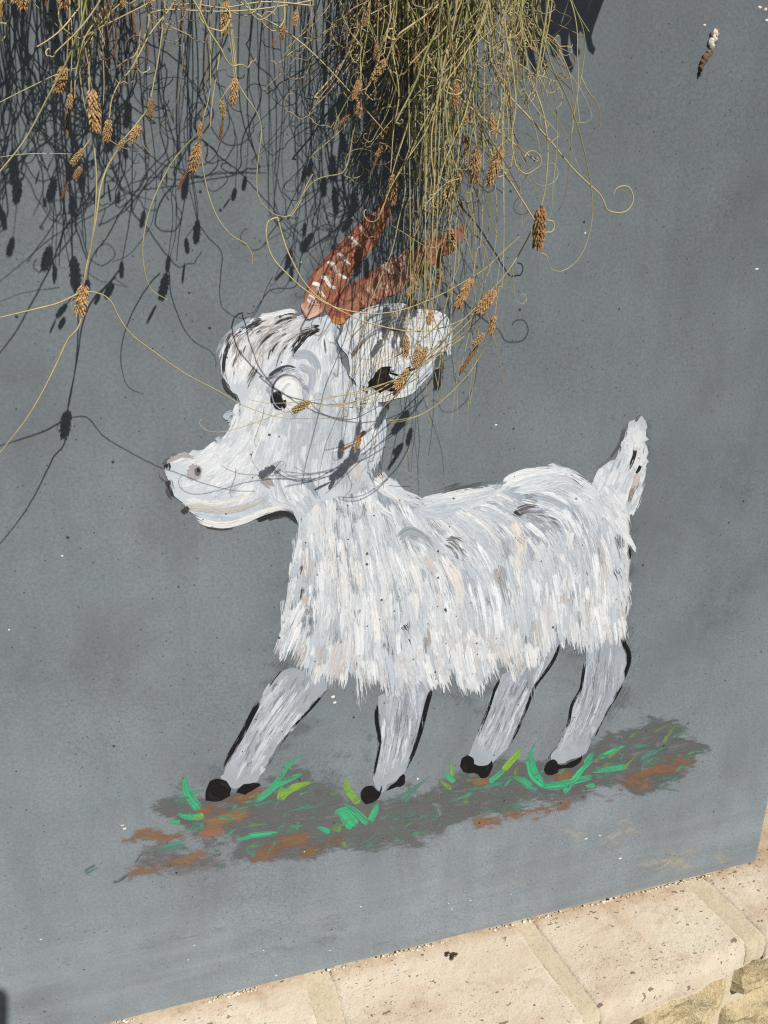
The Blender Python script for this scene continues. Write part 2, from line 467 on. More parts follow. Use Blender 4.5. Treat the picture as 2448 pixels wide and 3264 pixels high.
for j in range(11):
    for i in range(n + 1):
        x = XL + T + .001 + (XR - XL - 2 * T - .002) * i / n; y = T + .001 + (DEP - 2 * T - .002) * j / 10
        V.append((x, y, RIM_Z - .05 + .02 * mnoise.noise(Vector((x * 14, y * 14, 1)))))
for j in range(10):
    for i in range(n): a = j * (n + 1) + i; F.append((a, a + 1, a + n + 2, a + n + 1))
mesh_obj('soil', V, F, M_SOIL, planter, origin=PO, smooth=True)


# ------------------------------------------------------------------ the painting: every stroke is a bundle of raised bristle tracks
class Paint:
    order = 0

    def __init__(s, lift=90):
        s.V, s.F, s.C, s.A, s.T = [], [], [], [], []; Paint.order += lift

    def stroke(s, path, wd, col, dry=.15, taper=.5, rag=.12, vary=.05, col2=None, nb=None, full=1.3):
        pl_ = float(np.linalg.norm(np.diff(np.asarray(path, float), axis=0), axis=1).sum()); p = cat_rom(path, max(2.5, min(9.0, pl_ / 16)))
        if len(p) < 2: return
        seg = np.linalg.norm(np.diff(p, axis=0), axis=1); S = np.concatenate([[0], np.cumsum(seg)]); L = S[-1]
        if L < 3: return
        t = np.gradient(p, axis=0); t /= np.linalg.norm(t, axis=1)[:, None] + 1e-9; nrm = np.stack([-t[:, 1], t[:, 0]], 1)
        Paint.order += 1
        h0 = .10e-3 + Paint.order * .12e-6
        k = nb or max(3, int(round(wd / 5.5)))
        n = len(p); sid = nr.uniform(0, 500)
        wob = nr.normal(0, .06, n).cumsum() * .35; Sn = S / L
        prof = np.minimum(1, .6 + Sn / .10 * .4) * (1 - taper * np.clip((Sn - .45) / .55, 0, 1) ** 1.5)
        base = lin(col); b2 = lin(col2) if col2 is not None else None
        for q in range(k):
            u = (q + .5) / k - .5
            s0 = abs(nr.normal(0, rag * .35)); s1 = 1 - abs(nr.normal(0, rag * .8))
            al = full - dry * 1.15 * (.45 + .75 * Sn) - (.25 * dry + .1) * nr.random() - .35 * dry * (abs(u) * 2) ** 2
            al = al * np.clip((Sn - s0) / (.05 + .16 * dry) + .35, 0, 1) * np.clip((s1 - Sn) / (.06 + .34 * dry) + .2, 0, 1)
            hw = .5 * wd / k * nr.uniform(1.05, 1.45); cc = base.copy()
            if b2 is not None: cc = cc + (b2 - cc) * nr.random()
            cc = cc * (1 + vary * nr.normal()); jit = nr.normal(0, .04 * wd / k)
            c0 = p + nrm * (u * wd * prof + wob + jit)[:, None]
            hl, hr = h0 + nr.uniform(0, .010e-3), h0 + nr.uniform(0, .010e-3)
            Lf = c0 - nrm * (hw * prof)[:, None]; Rt = c0 + nrm * (hw * prof)[:, None]
            b = len(s.V)
            for m in range(n):
                s.V.append((Lf[m, 0], Lf[m, 1], hl)); s.V.append((Rt[m, 0], Rt[m, 1], hr)); s.C.append(cc); s.C.append(cc * .985)
                s.A += [al[m], al[m]]; x = S[m] * .022
                s.T += [(x, (u * wd - hw) * .24, sid), (x, (u * wd + hw) * .24, sid)]
            for m in range(n - 1): s.F.append((b + 2 * m, b + 2 * m + 1, b + 2 * m + 3, b + 2 * m + 2))

    def wash(s, caps=(), polys=(), col=(100, 95, 95), soft=12, op=.9, step=9, ang=-12.5, vary=.03, wild=.35):
        """a thin wash: a sheet of paint whose coverage fades at its edge; caps = (path, width), polys = outlines"""
        Paint.order += 1; h = .09e-3 + Paint.order * .12e-6
        segs = []; cl = []
        for path, wd in caps:
            q = cat_rom(path, 16)
            for a, b in zip(q[:-1], q[1:]): segs.append((*a, *b, wd / 2))
        pts = [np.array(q)[:, :2].reshape(-1, 2) for q in ([np.array(sg).reshape(1, 5)[:, :4].reshape(2, 2) for sg in segs] + [np.array(p) for p in polys])]
        al = np.vstack(pts); pad = max([c[1] for c in caps], default=0) / 2 + soft * 2.5; lo, hi = al.min(0) - pad, al.max(0) + pad
        nx, ny = int((hi[0] - lo[0]) / step) + 2, int((hi[1] - lo[1]) / step) + 2
        X, Y = np.meshgrid(lo[0] + np.arange(nx) * step, lo[1] + np.arange(ny) * step); G = np.stack([X.ravel(), Y.ravel()], 1)
        def dseg(G, a, b):
            d = b - a; t = np.clip(((G - a) @ d) / (d @ d + 1e-9), 0, 1); return np.linalg.norm(G - a - t[:, None] * d, axis=1)
        sd = np.full(len(G), -1e9)
        for sg in segs: sd = np.maximum(sd, sg[4] - dseg(G, np.array(sg[:2]), np.array(sg[2:4])))
        for po in polys:
            po = np.array(po, float); dm = np.full(len(G), 1e9)
            for a, b in zip(po, np.roll(po, -1, 0)): dm = np.minimum(dm, dseg(G, a, b))
            sd = np.maximum(sd, np.where(inside(po, G), dm, -dm))
        off = nr.uniform(0, 90)
        nz = np.array([mnoise.noise(Vector((x * .011 + off, y * .03, off))) + .6 * mnoise.noise(Vector((x * .05 + off, y * .11, 3))) for x, y in G])
        a_ = np.clip((sd + nz * soft * wild * 3) / (2 * soft) + .5, 0, 1); a_ = a_ * a_ * (3 - 2 * a_) * op * (1 + .25 * nz)
        c = lin(col); ca, sa = math.cos(R(ang)), math.sin(R(ang)); b0 = len(s.V); keep = a_ > .02; idx = -np.ones(len(G), int); sid = nr.uniform(0, 500)
        use = np.zeros(len(G), bool); quads = []
        for j in range(ny - 1):
            for i in range(nx - 1):
                q = (j * nx + i, j * nx + i + 1, (j + 1) * nx + i + 1, (j + 1) * nx + i)
                if any(keep[k] for k in q): quads.append(q); use[list(q)] = True
        k = 0
        for i in np.nonzero(use)[0]:
            idx[i] = b0 + k; k += 1; x, y = G[i]
            s.V.append((x, y, h)); s.C.append(c * (1 + vary * 2 * nz[i])); s.A.append(a_[i]); s.T.append(((x * ca + y * sa) * .022, (-x * sa + y * ca) * .20, sid))
        for q in quads: s.F.append(tuple(int(idx[i]) for i in q))

    def poly(s, pts, col, jag=2.0, vary=.03, shrink=1.0):
        if shrink < 1:
            q = np.array(pts); c_ = q.mean(0); pts = [tuple(c_ + (p - c_) * shrink) for p in q]
        p = cat_rom(list(pts) + [pts[0]], 14.0)[:-1]; p = p + nr.normal(0, jag, p.shape)
        Paint.order += 1; h = .10e-3 + Paint.order * .12e-6; b = len(s.V); c = lin(col)
        res = delaunay_2d_cdt([Vector((float(x), float(y))) for x, y in p], [], [list(range(len(p)))], 1, 1e-4)
        for a in res[0]: s.V.append((a[0], a[1], h)); s.C.append(c * (1 + vary * nr.normal())); s.A.append(1.3); s.T.append((a[0] * .004, a[1] * .004, 1.0))
        for f in res[2]: s.F.append(tuple(b + i for i in f))
        Paint.order += 4

    def blob(s, cx, cy, rx, ry, rot, col, jag=1.0):
        a = np.linspace(0, 2 * math.pi, 22, endpoint=False); c_, s_ = math.cos(R(rot)), math.sin(R(rot))
        x, y = rx * np.cos(a), ry * np.sin(a); s.poly(list(zip(cx + x * c_ - y * s_, cy + x * s_ + y * c_)), col, jag)

    def fill(s, poly, guides, n, ln, wd, pal, dry=(.1, .4), end_ok=.15, taper=.45, rag=.16, spread=.28):
        pa = np.asarray(poly, float); lo, hi = pa.min(0), pa.max(0); g_ = np.asarray(guides, float)
        mids = (g_[:, :2] + g_[:, 2:]) / 2; dirs = g_[:, 2:] - g_[:, :2]; dirs /= np.linalg.norm(dirs, axis=1)[:, None]
        pts = []
        while len(pts) < n:
            c = lo + nr.random((n * 3, 2)) * (hi - lo); pts += list(c[inside(pa, c)])
        ws = np.array([q[0] for q in pal]); ws = ws / ws.sum()
        for p in pts[:n]:
            L = nr.uniform(*ln); path = [p - 0]; q = p.copy()
            for k in range(4):
                w_ = 1 / (((mids - q) ** 2).sum(1) + 900); d = (dirs * w_[:, None]).sum(0); d /= np.linalg.norm(d) + 1e-9
                q = q + d * L / 4 + nr.normal(0, L * .012, 2); path.append(q)
            if nr.random() > end_ok:
                ok = inside(pa, np.array(path)); k = 5
                while k > 2 and not ok[k - 1]: k -= 1
                if k < 3: continue
                path = path[:k]
            nz = .5 + .75 * mnoise.noise(Vector((p[0] * .006, p[1] * .0035, 2.2))) + nr.normal(0, spread); cum = np.cumsum(ws)
            e = pal[min(len(pal) - 1, int(np.searchsorted(cum, min(.999, max(0, nz)))))]
            s.stroke(path, nr.uniform(*wd), e[1], dry=nr.uniform(*dry) if len(e) < 3 else e[2], taper=taper, rag=rag)

    def build(s, name, parent, label=None, material=None):
        if not s.F: return None
        v = np.array(s.V); w3 = P(v[:, 0], v[:, 1]); w3[:, 1] -= v[:, 2]
        o = mesh_obj(name, w3, s.F, material or M_PAINT, parent, cols=np.hstack([np.array(s.C), np.array(s.A)[:, None]]), origin=PO)
        at = o.data.attributes.new('st', 'FLOAT_VECTOR', 'POINT'); at.data.foreach_set('vector', np.array(s.T).ravel())
        if label: o['label'] = label
        return o


WHT, BLU, BEI, GRY, LIL, CRM = (236, 236, 234), (206, 212, 217), (208, 197, 188), (168, 174, 178), (178, 181, 188), (238, 232, 222)
BLK, DRK = (24, 23, 24), (78, 70, 66)

# -- grey overpaint and old outlines round the goat, wiped dirt
SMS = []


def smear():
    SMS.append(Paint(2)); return SMS[-1]


for pts, wd, c, dr in (
        (vD((250, 960), (330, 760), (470, 590)), 34, (96, 99, 102), .5), (vD((300, 880), (400, 660), (560, 520)), 26, (92, 94, 97), .6),
        (v5((480, 280), (560, 190), (590, 150)), 40, (96, 95, 95), .5), (v5((700, 520), (600, 640), (520, 800)), 40, (94, 94, 95), .6),
        (v5((90, 860), (140, 810), (200, 800)), 40, (97, 93, 92), .6), (v5((1130, 560), (1120, 720), (1075, 880)), 30, (95, 95, 96), .5),
        (v5((900, 700), (860, 800), (880, 900)), 60, (99, 98, 99), .6), (v6((1100, 130), (1140, 260), (1100, 420), (1010, 600), (900, 780)), 34, (92, 94, 96), .35),
        (v3((40, 1500), (90, 1580), (150, 1620)), 60, (98, 99, 100), .6), (v3((160, 930), (200, 900), (215, 960)), 40, (94, 94, 95), .5),
        (v6((0, 470), (120, 500), (260, 440)), 70, (100, 102, 104), .5), (v6((720, 200), (760, 260), (800, 250)), 80, (99, 101, 103), .4),
        (v4((1310, 820), (1325, 1000), (1305, 1200)), 26, (94, 96, 98), .4), (v4((1440, 160), (1445, 330), (1420, 500)), 18, (94, 95, 97), .4)):
    smear().wash([(pts, wd)], col=(107 + c[0] - 96, 111 + c[0] - 96, 114 + c[0] - 96), soft=wd * 1.1, op=.5, ang=-60)
for pts in (v4((0, 645), (200, 592), (440, 532)), v4((10, 628), (210, 575), (420, 525)), v4((60, 640), (260, 578), (470, 520)), v4((-60, 650), (60, 628), (200, 590)),
            v4((1290, 130), (1262, 260), (1190, 370), (1120, 430), (990, 472), (900, 455)), v4((1280, 180), (1240, 300), (1180, 385)), v4((880, 470), (960, 505), (1050, 560)),
            vC((1659, 1062), (1560, 1085), (1470, 1125))):
    smear().stroke(pts, 12, (92, 90, 89), dry=.75, rag=.25)
for pts, wd, c in (((2010, 2640), (1940, 2700), (1890, 2745)), 34, (140, 138, 132)), (((2000, 2620), (1920, 2690)), 26, (142, 141, 136)), (((1735, 2625), (1800, 2650), (1845, 2665)), 22, (150, 148, 140)), \
        (((2110, 2705), (2170, 2715), (2210, 2700)), 30, (136, 137, 134)), (((2120, 2765), (2160, 2750), (2180, 2780)), 40, (150, 147, 130)), (((2290, 2745), (2330, 2735)), 26, (150, 147, 132)), \
        (((2030, 2740), (2090, 2760)), 24, (140, 140, 136)), (((1640, 2810), (1720, 2840)), 26, (138, 140, 139)), (((2270, 2440), (2310, 2462)), 8, (150, 152, 150)):
    smear().wash([(pts, wd)], col=tuple(q + 24 for q in c), soft=wd * .7, op=.5, ang=-30, wild=.6)
for k in range(14):                                   # wiped marks parallel to the base
    x = nr.uniform(-40, 1500); y = 3230 - .235 * (x - 381) - nr.uniform(15, 220); L = nr.uniform(120, 420)
    c = [(128, 132, 134), (166, 169, 169), (122, 125, 127), (172, 174, 172)][k % 4]
    smear().wash([([(x, y), (x + L * .5, y - .22 * L * .5 - 6), (x + L, y - .2 * L)], nr.uniform(8, 26))], col=c, soft=nr.uniform(10, 18), op=.32, ang=-12, wild=.7)

for q in SMS: q.build('paint_smear', planter, material=M_WASH)

# -- painted ground: earth washes, brown dabs, grass blades
DIRG = [(0, 0, 100, -21)]
gr = Paint()
P1 = v7((255, 300), (262, 225), (310, 195), (390, 205), (480, 250), (700, 215), (950, 45), (1040, 150), (1130, 200), (1250, 250), (1659, 150), (1659, 400), (1350, 490), (1150, 480), (900, 520), (620, 525), (600, 440), (480, 440), (350, 400), (280, 340))
P2 = v7((112, 500), (330, 450), (470, 510), (560, 560), (330, 600), (130, 600))
P3 = v6((0, 1000), (140, 900), (620, 900), (880, 800), (980, 730), (1080, 740), (1180, 700), (1250, 650), (1400, 650), (1420, 730), (1560, 780), (1520, 820), (1480, 870), (1400, 990), (1250, 1080), (1150, 1080), (1090, 1000), (980, 1010), (850, 1090), (740, 1110), (480, 1150), (250, 1210), (0, 1230))
EP = [(1, (106, 102, 101)), (3, (112, 109, 108)), (2, (104, 116, 111)), (1, (124, 125, 126))]
gr.wash(polys=[P1], col=(102, 104, 102), soft=36, op=.9); gr.wash(polys=[P2], col=(116, 113, 113), soft=24, op=.7); gr.wash(polys=[P3], col=(100, 101, 99), soft=32, op=.92)
for P_, n_ in ((P1, 80), (P2, 20), (P3, 80)): gr.fill(P_, DIRG, n_, (50, 150), (10, 30), EP, (.7, 1.0), .35); gr.fill(P_, [(0, 0, 100, 30)], n_, (40, 120), (8, 22), EP, (.8, 1.05), .6)
gro = gr.build('painted_ground', planter, 'painted strip of earth and grass under the goat', M_WASH)
BRN = [(130, 102, 82), (126, 95, 73), (138, 102, 77)]
for pts, wd, c in ((v7((90, 460), (150, 425), (230, 415), (290, 425), (350, 408)), 30, 0), (v7((115, 605), (200, 590), (350, 552), (452, 508)), 22, 0), (v7((490, 380), (560, 345), (655, 300)), 36, 2), (v7((730, 528), (850, 472), (985, 428)), 30, 1),
                   (v7((980, 512), (1060, 472), (1142, 430)), 26, 1), (v7((480, 290), (600, 245), (750, 205)), 28, 1), (v6((225, 1240), (400, 1190), (560, 1165), (740, 1132)), 28, 2), (v6((1090, 1000), (1250, 950), (1472, 880)), 34, 1),
                   (v6((1000, 1095), (1060, 1050)), 18, 0), (v6((1168, 1042), (1215, 1030)), 15, 2), (v6((135, 1022), (200, 1005), (258, 1005)), 24, 2), (v6((700, 960), (800, 930)), 17, 1), (v6((738, 950), (715, 1005)), 17, 1), (v7((1290, 258), (1310, 300)), 14, 0)):
    ep = Paint(2)
    ep.wash([(pts, wd * 1.15)], col=BRN[c % 3], soft=22, op=.8, vary=.1, step=7)
    ep.build('earth_dab', gro, material=M_WASH)
EM, TEA, YEL, OLI = (62, 196, 132), (86, 150, 128), (140, 186, 66), (128, 158, 78)
for pts, wd, c in (
        (v7((387, 118), (398, 210), (455, 290)), 22, EM), (v7((345, 300), (400, 322), (470, 318)), 14, EM), (v7((315, 245), (375, 232)), 15, TEA), (v7((300, 352), (355, 346)), 11, EM), (v7((370, 378), (485, 365)), 19, TEA), (v7((420, 330), (475, 312)), 14, YEL),
        (v7((958, 28), (870, 90), (800, 190), (720, 250)), 14, EM), (v7((962, 108), (860, 150), (800, 182)), 14, EM), (v7((850, 232), (720, 272)), 11, TEA), (v7((590, 290), (700, 268)), 10, TEA), (v7((828, 322), (900, 290), (1045, 258)), 10, TEA),
        (v7((865, 165), (850, 238)), 10, YEL), (v7((1012, 155), (900, 190), (850, 238)), 16, YEL), (v7((845, 400), (690, 418)), 12, EM), (v7((640, 438), (720, 420)), 8, EM), (v7((150, 500), (270, 480), (385, 448)), 20, TEA), (v7((900, 350), (960, 370)), 16, TEA),
        (v7((1150, 285), (1190, 320), (1235, 372)), 32, EM), (v7((1180, 258), (1240, 300), (1305, 358)), 16, EM), (v7((1352, 258), (1310, 345)), 14, EM), (v7((1130, 300), (1200, 280)), 12, EM), (v7((1210, 118), (1205, 190), (1258, 258)), 17, YEL), (v7((1090, 362), (1172, 385)), 22, OLI),
        (v7((1048, 375), (1110, 402)), 13, EM), (v7((1150, 460), (1190, 462)), 15, OLI), (v7((1625, 108), (1500, 200), (1440, 242)), 11, TEA), (v7((1530, 105), (1505, 200)), 9, OLI), (v7((1570, 150), (1480, 250)), 10, TEA), (v7((510, 505), (560, 500)), 18, (104, 138, 130)), (v7((520, 570), (590, 560)), 18, (104, 138, 130)),
        (v7((730, 440), (705, 490), (740, 520)), 12, (96, 134, 120)), (v7((1580, 300), (1659, 330)), 16, TEA), (v7((1380, 330), (1560, 310)), 12, (98, 128, 118)), (v7((1200, 500), (1340, 440)), 12, (98, 124, 114)),
        (v6((492, 805), (420, 880), (370, 938)), 14, YEL), (v6((385, 930), (290, 1002)), 11, EM), (v6((290, 1002), (450, 958)), 7, TEA), (v6((577, 795), (552, 860), (565, 940), (612, 1022)), 15, EM), (v6((525, 868), (555, 970), (622, 1030)), 12, EM), (v6((438, 975), (490, 990), (548, 1032)), 15, EM),
        (v6((420, 990), (590, 1052)), 13, TEA), (v6((600, 1000), (740, 1002), (905, 968)), 13, EM), (v6((907, 826), (855, 895)), 11, EM), (v6((902, 880), (820, 950), (728, 1068)), 12, EM), (v6((600, 1025), (700, 1025), (800, 1005)), 14, EM), (v6((897, 938), (1000, 922), (1105, 908)), 14, EM),
        (v6((990, 795), (905, 895)), 9, OLI), (v6((1092, 788), (1000, 828), (930, 862)), 11, EM), (v6((1095, 785), (985, 860)), 10, OLI), (v6((1162, 845), (1075, 925)), 8, OLI), (v6((1400, 778), (1290, 812), (1160, 880)), 10, TEA), (v6((1418, 615), (1360, 700), (1310, 785)), 9, OLI), (v6((1280, 765), (1140, 802)), 10, TEA), (v6((1000, 960), (920, 975)), 10, TEA),
        (v6((66, 882), (82, 1004)), 8, YEL), (v6((28, 940), (92, 1002)), 13, EM), (v6((0, 985), (74, 1045)), 8, YEL), (v6((164, 1045), (152, 1135)), 11, OLI), (v6((0, 1052), (200, 1040), (400, 1000)), 12, TEA), (v6((30, 1130), (200, 1060)), 12, TEA), (v6((200, 1172), (400, 1150), (555, 1128)), 12, TEA), (v6((860, 1022), (915, 1018)), 10, EM), (v6((470, 900), (440, 960)), 10, OLI), (v6((960, 990), (1010, 930)), 8, TEA)):
    gp = Paint(2); gp.stroke([tuple(np.array(q) + (np.array(q) - np.array(pts[-1])) * .18) for q in pts[::-1]], wd * 1.35, c, dry=.45 if c in (EM, YEL) else .7, taper=.92, rag=.06, vary=.05, col2=tuple(int(.6 * a + .4 * b) for a, b in zip(c, (104, 98, 98))), nb=max(4, int(wd / 2.8)))
    gp.build('grass_blade', gro)
for P_, n_ in ((P1, 90), (P3, 90)):                      # thin dull blades across the strip
    for k in range(n_):
        pa = np.array(P_); q = pa.min(0) + nr.random(2) * np.ptp(pa, axis=0)
        if not inside(pa, q)[0]: continue
        a = R(nr.uniform(-55, 5)); L = nr.uniform(40, 110); gp = Paint(2)
        gp.stroke([q, q + np.array([math.cos(a), math.sin(a)]) * L * .5 + nr.normal(0, 4, 2), q + np.array([math.cos(a + .15), math.sin(a + .15)]) * L], nr.uniform(6, 14), [(92, 142, 120), (98, 134, 112), (112, 142, 96), (84, 156, 122)][k % 4], dry=.8, taper=.7, rag=.15); gp.build('grass_blade', gro)
sp = Paint(2); sp.stroke([(268, 2785), (290, 2770), (330, 2752)], 16, (100, 128, 124), dry=.6, rag=.3); sp.stroke([(350, 2815), (390, 2800), (430, 2765)], 9, (98, 102, 106), dry=.6, rag=.3); sp.stroke([(425, 2755), (470, 2700)], 7, (98, 102, 106), dry=.7); sp.build('paint_smudge', gro)

# -- legs, hooves
LATER = []
LEGP = [(.6, (164, 169, 174)), (2, (176, 181, 187)), (3, (186, 191, 197)), (1.8, (198, 203, 208)), (.8, (214, 218, 222))]


def leg(outline, gd, lines_, hooves, seed):
    p = Paint(); p.poly(outline, (172, 177, 182), 2)
    p.fill(outline, gd, 46, (110, 240), (14, 30), LEGP, (.5, .85), 0); p.fill(outline, gd, 40, (90, 240), (10, 22), LEGP, (.7, 1.0), 0); p.fill(outline, gd, 30, (140, 320), (6, 14), [(1, (134, 139, 144)), (1, (148, 153, 158))], (.85, 1.05), 0); p.fill(outline, gd, 34, (120, 320), (5, 12), [(1, (200, 205, 210)), (1, (214, 218, 222)), (1, (226, 229, 232))], (.6, .95), 0)
    LATER.append((p, 'leg'))
    for pts, wd, dr in lines_:
        o = Paint(); o.stroke(pts, wd * 1.05, (26, 25, 26), dry=dr + .34, taper=.25, rag=.05, vary=.2); o.stroke([(x + 1.5, y) for x, y in pts], wd * .6, (30, 29, 30), dry=dr * .7 + .35, taper=.2, rag=.05, vary=.2)
        LATER.append((o, 'leg_outline'))
    o = Paint()
    for h in hooves:
        o.poly(h, BLK, 1.5); h_ = np.array(h); c = h_.mean(0); r_ = np.ptp(h_, axis=0) * .36
        for k in range(12):
            a = nr.uniform(0, 6.28); b = a + nr.uniform(.6, 1.4)
            if not inside(h_, np.array([c + r_ * (math.cos(a + t) , math.sin(a + t)) for t in (0, .5, 1.0)])).all(): continue
            o.stroke([c + r_ * (math.cos(a), math.sin(a)), c + r_ * (math.cos((a + b) / 2), math.sin((a + b) / 2)), c + r_ * (math.cos(b), math.sin(b))], nr.uniform(7, 13), [(20, 19, 20), (30, 29, 30), (40, 38, 38)][k % 3], dry=.3, vary=.2)
    LATER.append((o, 'hoof'))


gdl = lambda *ps: [tuple(a) + tuple(b) for a, b in zip(ps[::2], ps[1::2])]
leg(v5((640, 150), (580, 175), (500, 275), (450, 350), (430, 410), (385, 505), (330, 615), (265, 725), (205, 830), (225, 865), (265, 900), (300, 905), (340, 880), (425, 858), (445, 815), (492, 745), (540, 660), (600, 580), (700, 470), (780, 370), (870, 270), (800, 200)),
    gdl(*v5((560, 250), (420, 480), (420, 480), (240, 830), (750, 320), (560, 600), (560, 600), (420, 850))),
    [(v5((590, 150), (520, 240), (470, 310), (435, 380)), 9, .75), (v5((450, 350), (400, 440), (340, 560), (260, 695), (185, 830)), 15, .2), (v5((862, 285), (790, 375), (720, 450), (640, 540), (580, 620), (520, 720), (470, 810), (435, 880)), 8, .45)],
    [v5((105, 975), (112, 920), (132, 868), (185, 840), (235, 862), (272, 912), (240, 945), (275, 940), (215, 972), (150, 986)), v5((295, 925), (330, 890), (372, 868), (430, 872), (445, 885), (400, 915), (350, 938))], 1)
leg(v5((1180, 330), (1185, 430), (1195, 520), (1200, 620), (1178, 740), (1150, 850), (1185, 918), (1215, 922), (1245, 880), (1320, 832), (1352, 785), (1392, 680), (1432, 560), (1455, 450), (1505, 290), (1500, 240), (1330, 250)),
    gdl(*v5((1250, 300), (1240, 600), (1230, 600), (1180, 900), (1420, 300), (1380, 560), (1380, 560), (1300, 820))),
    [(v5((1174, 375), (1172, 470), (1180, 530), (1190, 600), (1178, 690), (1160, 780), (1135, 880)), 11, .2), (v5((1518, 275), (1490, 360), (1465, 460), (1440, 560), (1400, 680), (1362, 770), (1350, 800)), 13, .15)],
    [v5((1068, 955), (1085, 905), (1125, 885), (1150, 890), (1185, 925), (1210, 880), (1195, 945), (1150, 985), (1110, 998), (1080, 985)), v5((1228, 915), (1290, 865), (1340, 812), (1350, 850), (1342, 880), (1290, 898))], 2)
leg(v6((370, 370), (330, 470), (290, 590), (240, 695), (200, 775), (168, 850), (200, 890), (255, 905), (305, 885), (380, 825), (430, 740), (482, 640), (532, 510), (570, 440), (640, 330), (705, 190), (690, 140), (520, 260)),
    gdl(*v6((400, 380), (300, 620), (300, 620), (210, 850), (640, 250), (500, 520), (500, 520), (370, 820))),
    [(v6((360, 390), (325, 460), (300, 540), (270, 620), (235, 705), (185, 820)), 8, .3), (v6((712, 170), (690, 240), (655, 310), (600, 385), (560, 440), (530, 520), (500, 600), (465, 680), (430, 750), (385, 825), (330, 890)), 9, .3)],
    [v6((125, 905), (132, 862), (165, 845), (200, 855), (206, 893), (240, 905), (285, 900), (312, 868), (312, 915), (285, 962), (250, 970), (215, 945), (180, 948), (140, 938))], 3)
leg(v6((890, 150), (862, 270), (842, 380), (820, 480), (782, 560), (770, 640), (720, 755), (650, 850), (680, 888), (730, 882), (832, 845), (872, 800), (905, 720), (955, 640), (1015, 540), (1072, 420), (1097, 330), (1092, 250), (1072, 180), (1062, 110)),
    gdl(*v6((950, 200), (930, 420), (930, 420), (840, 640), (840, 640), (720, 850), (1060, 250), (1040, 420), (1000, 500), (880, 760))),
    [(v6((858, 280), (845, 370), (828, 460), (780, 545), (762, 640), (735, 715), (690, 790), (650, 850), (628, 910)), 8, .3), (v6((1080, 105), (1082, 175), (1108, 225), (1116, 275), (1102, 335), (1075, 410)), 12, .05), (v6((1080, 400), (1050, 470), (980, 590), (930, 690), (890, 780), (850, 850)), 8, .5)],
    [v6((615, 930), (632, 885), (670, 868), (685, 882), (715, 900), (780, 880), (820, 860), (838, 840), (832, 882), (780, 915), (720, 918), (690, 940), (640, 960))], 4)

# -- the goat: torso coat first, it parents the other painted parts
BODY = v3((250, 470), (245, 600), (250, 690), (222, 770), (208, 900), (160, 1010), (170, 1080), (155, 1210), (100, 1315), (150, 1345), (72, 1470), (112, 1520), (185, 1560), (250, 1600), (420, 1700), (560, 1740), (640, 1630), (740, 1610), (780, 1650), (840, 1670), (850, 1790), (1000, 1800), (1190, 1830), (1230, 1770), (1330, 1710), (1480, 1720)) + \
    v4((30, 1900), (150, 1915), (170, 2010), (240, 2000), (290, 1915), (360, 1930), (430, 1885), (520, 1865), (600, 1845), (640, 1795), (740, 1735), (800, 1670), (860, 1630), (940, 1605), (1040, 1650), (1200, 1640), (1275, 1555), (1295, 1470), (1288, 1400), (1296, 1280), (1298, 1050), (1285, 950), (1305, 830), (1290, 770), (1250, 640), (1060, 565), (1015, 570), (950, 503), (900, 468), (830, 458), (700, 468), (560, 503), (440, 543), (300, 583), (150, 623), (0, 653)) + \
    v3((1280, 250), (1180, 200), (1080, 130), (960, 40), (850, 0), (300, 0), (200, 150), (260, 400))
GD = []
for a, b in (((300, 300), (290, 700)), ((500, 200), (480, 700)), ((260, 800), (200, 1150)), ((250, 1200), (110, 1470)), ((400, 900), (380, 1300)), ((420, 1300), (300, 1600)), ((600, 1200), (540, 1650)), ((700, 300), (800, 800)), ((800, 900), (800, 1400)), ((850, 1300), (860, 1750)), ((900, 300), (1060, 800)), ((1060, 900), (1080, 1400)), ((1080, 1400), (1110, 1780)), ((1150, 400), (1420, 800)), ((1300, 350), (1500, 480)), ((1350, 900), (1400, 1500)), ((1380, 1400), (1400, 1700))):
    GD.append(tuple(v3(a)[0]) + tuple(v3(b)[0]))
for a, b in (((60, 720), (400, 620)), ((450, 620), (800, 540)), ((820, 520), (980, 600)), ((50, 930), (180, 1050)), ((180, 1050), (260, 1400)), ((100, 1200), (150, 1700)), ((250, 800), (420, 1150)), ((420, 1150), (470, 1650)), ((560, 760), (760, 740)), ((780, 760), (880, 1000)), ((600, 900), (680, 1300)), ((880, 1000), (880, 1400)), ((1000, 700), (1080, 1000)), ((1080, 1000), (1080, 1400)), ((1220, 700), (1260, 1100)), ((1240, 1150), (1260, 1500)), ((700, 1350), (640, 1700)), ((350, 1450), (330, 1850)), ((200, 1600), (190, 1950)), ((550, 1600), (520, 1850)), ((900, 1450), (880, 1620)), ((1050, 1450), (1030, 1700))):
    GD.append(tuple(v4(a)[0]) + tuple(v4(b)[0]))
FUR = [(.10, (130, 132, 134), .9), (.7, GRY, .75), (1.6, (186, 196, 203)), (3.0, BLU), (2.6, (218, 223, 227)), (3.0, (229, 232, 233)), (2.8, (240, 241, 240)), (.5, (240, 236, 230)), (.15, (220, 213, 207), .7)]
bp = Paint(); bp.poly(BODY, (158, 165, 170), 4, shrink=.92)
bp.fill(BODY, GD, 380, (160, 340), (34, 72), FUR, (.55, .85), 0, spread=.14, taper=.15)
bp.fill(BODY, GD, 420, (130, 300), (18, 48), FUR, (.7, 1.0), .03, spread=.22, taper=.2)
bp.fill(BODY, GD, 170, (120, 280), (9, 26), [(1, (222, 227, 231)), (3, (246, 247, 247)), (1, (246, 243, 238))], (.55, .9), .03, taper=.3)
bp.fill(BODY, GD, 26, (90, 200), (10, 26), [(1, (134, 135, 137)), (2, (158, 163, 167)), (1, (150, 146, 143))], (.95, 1.08), 0)
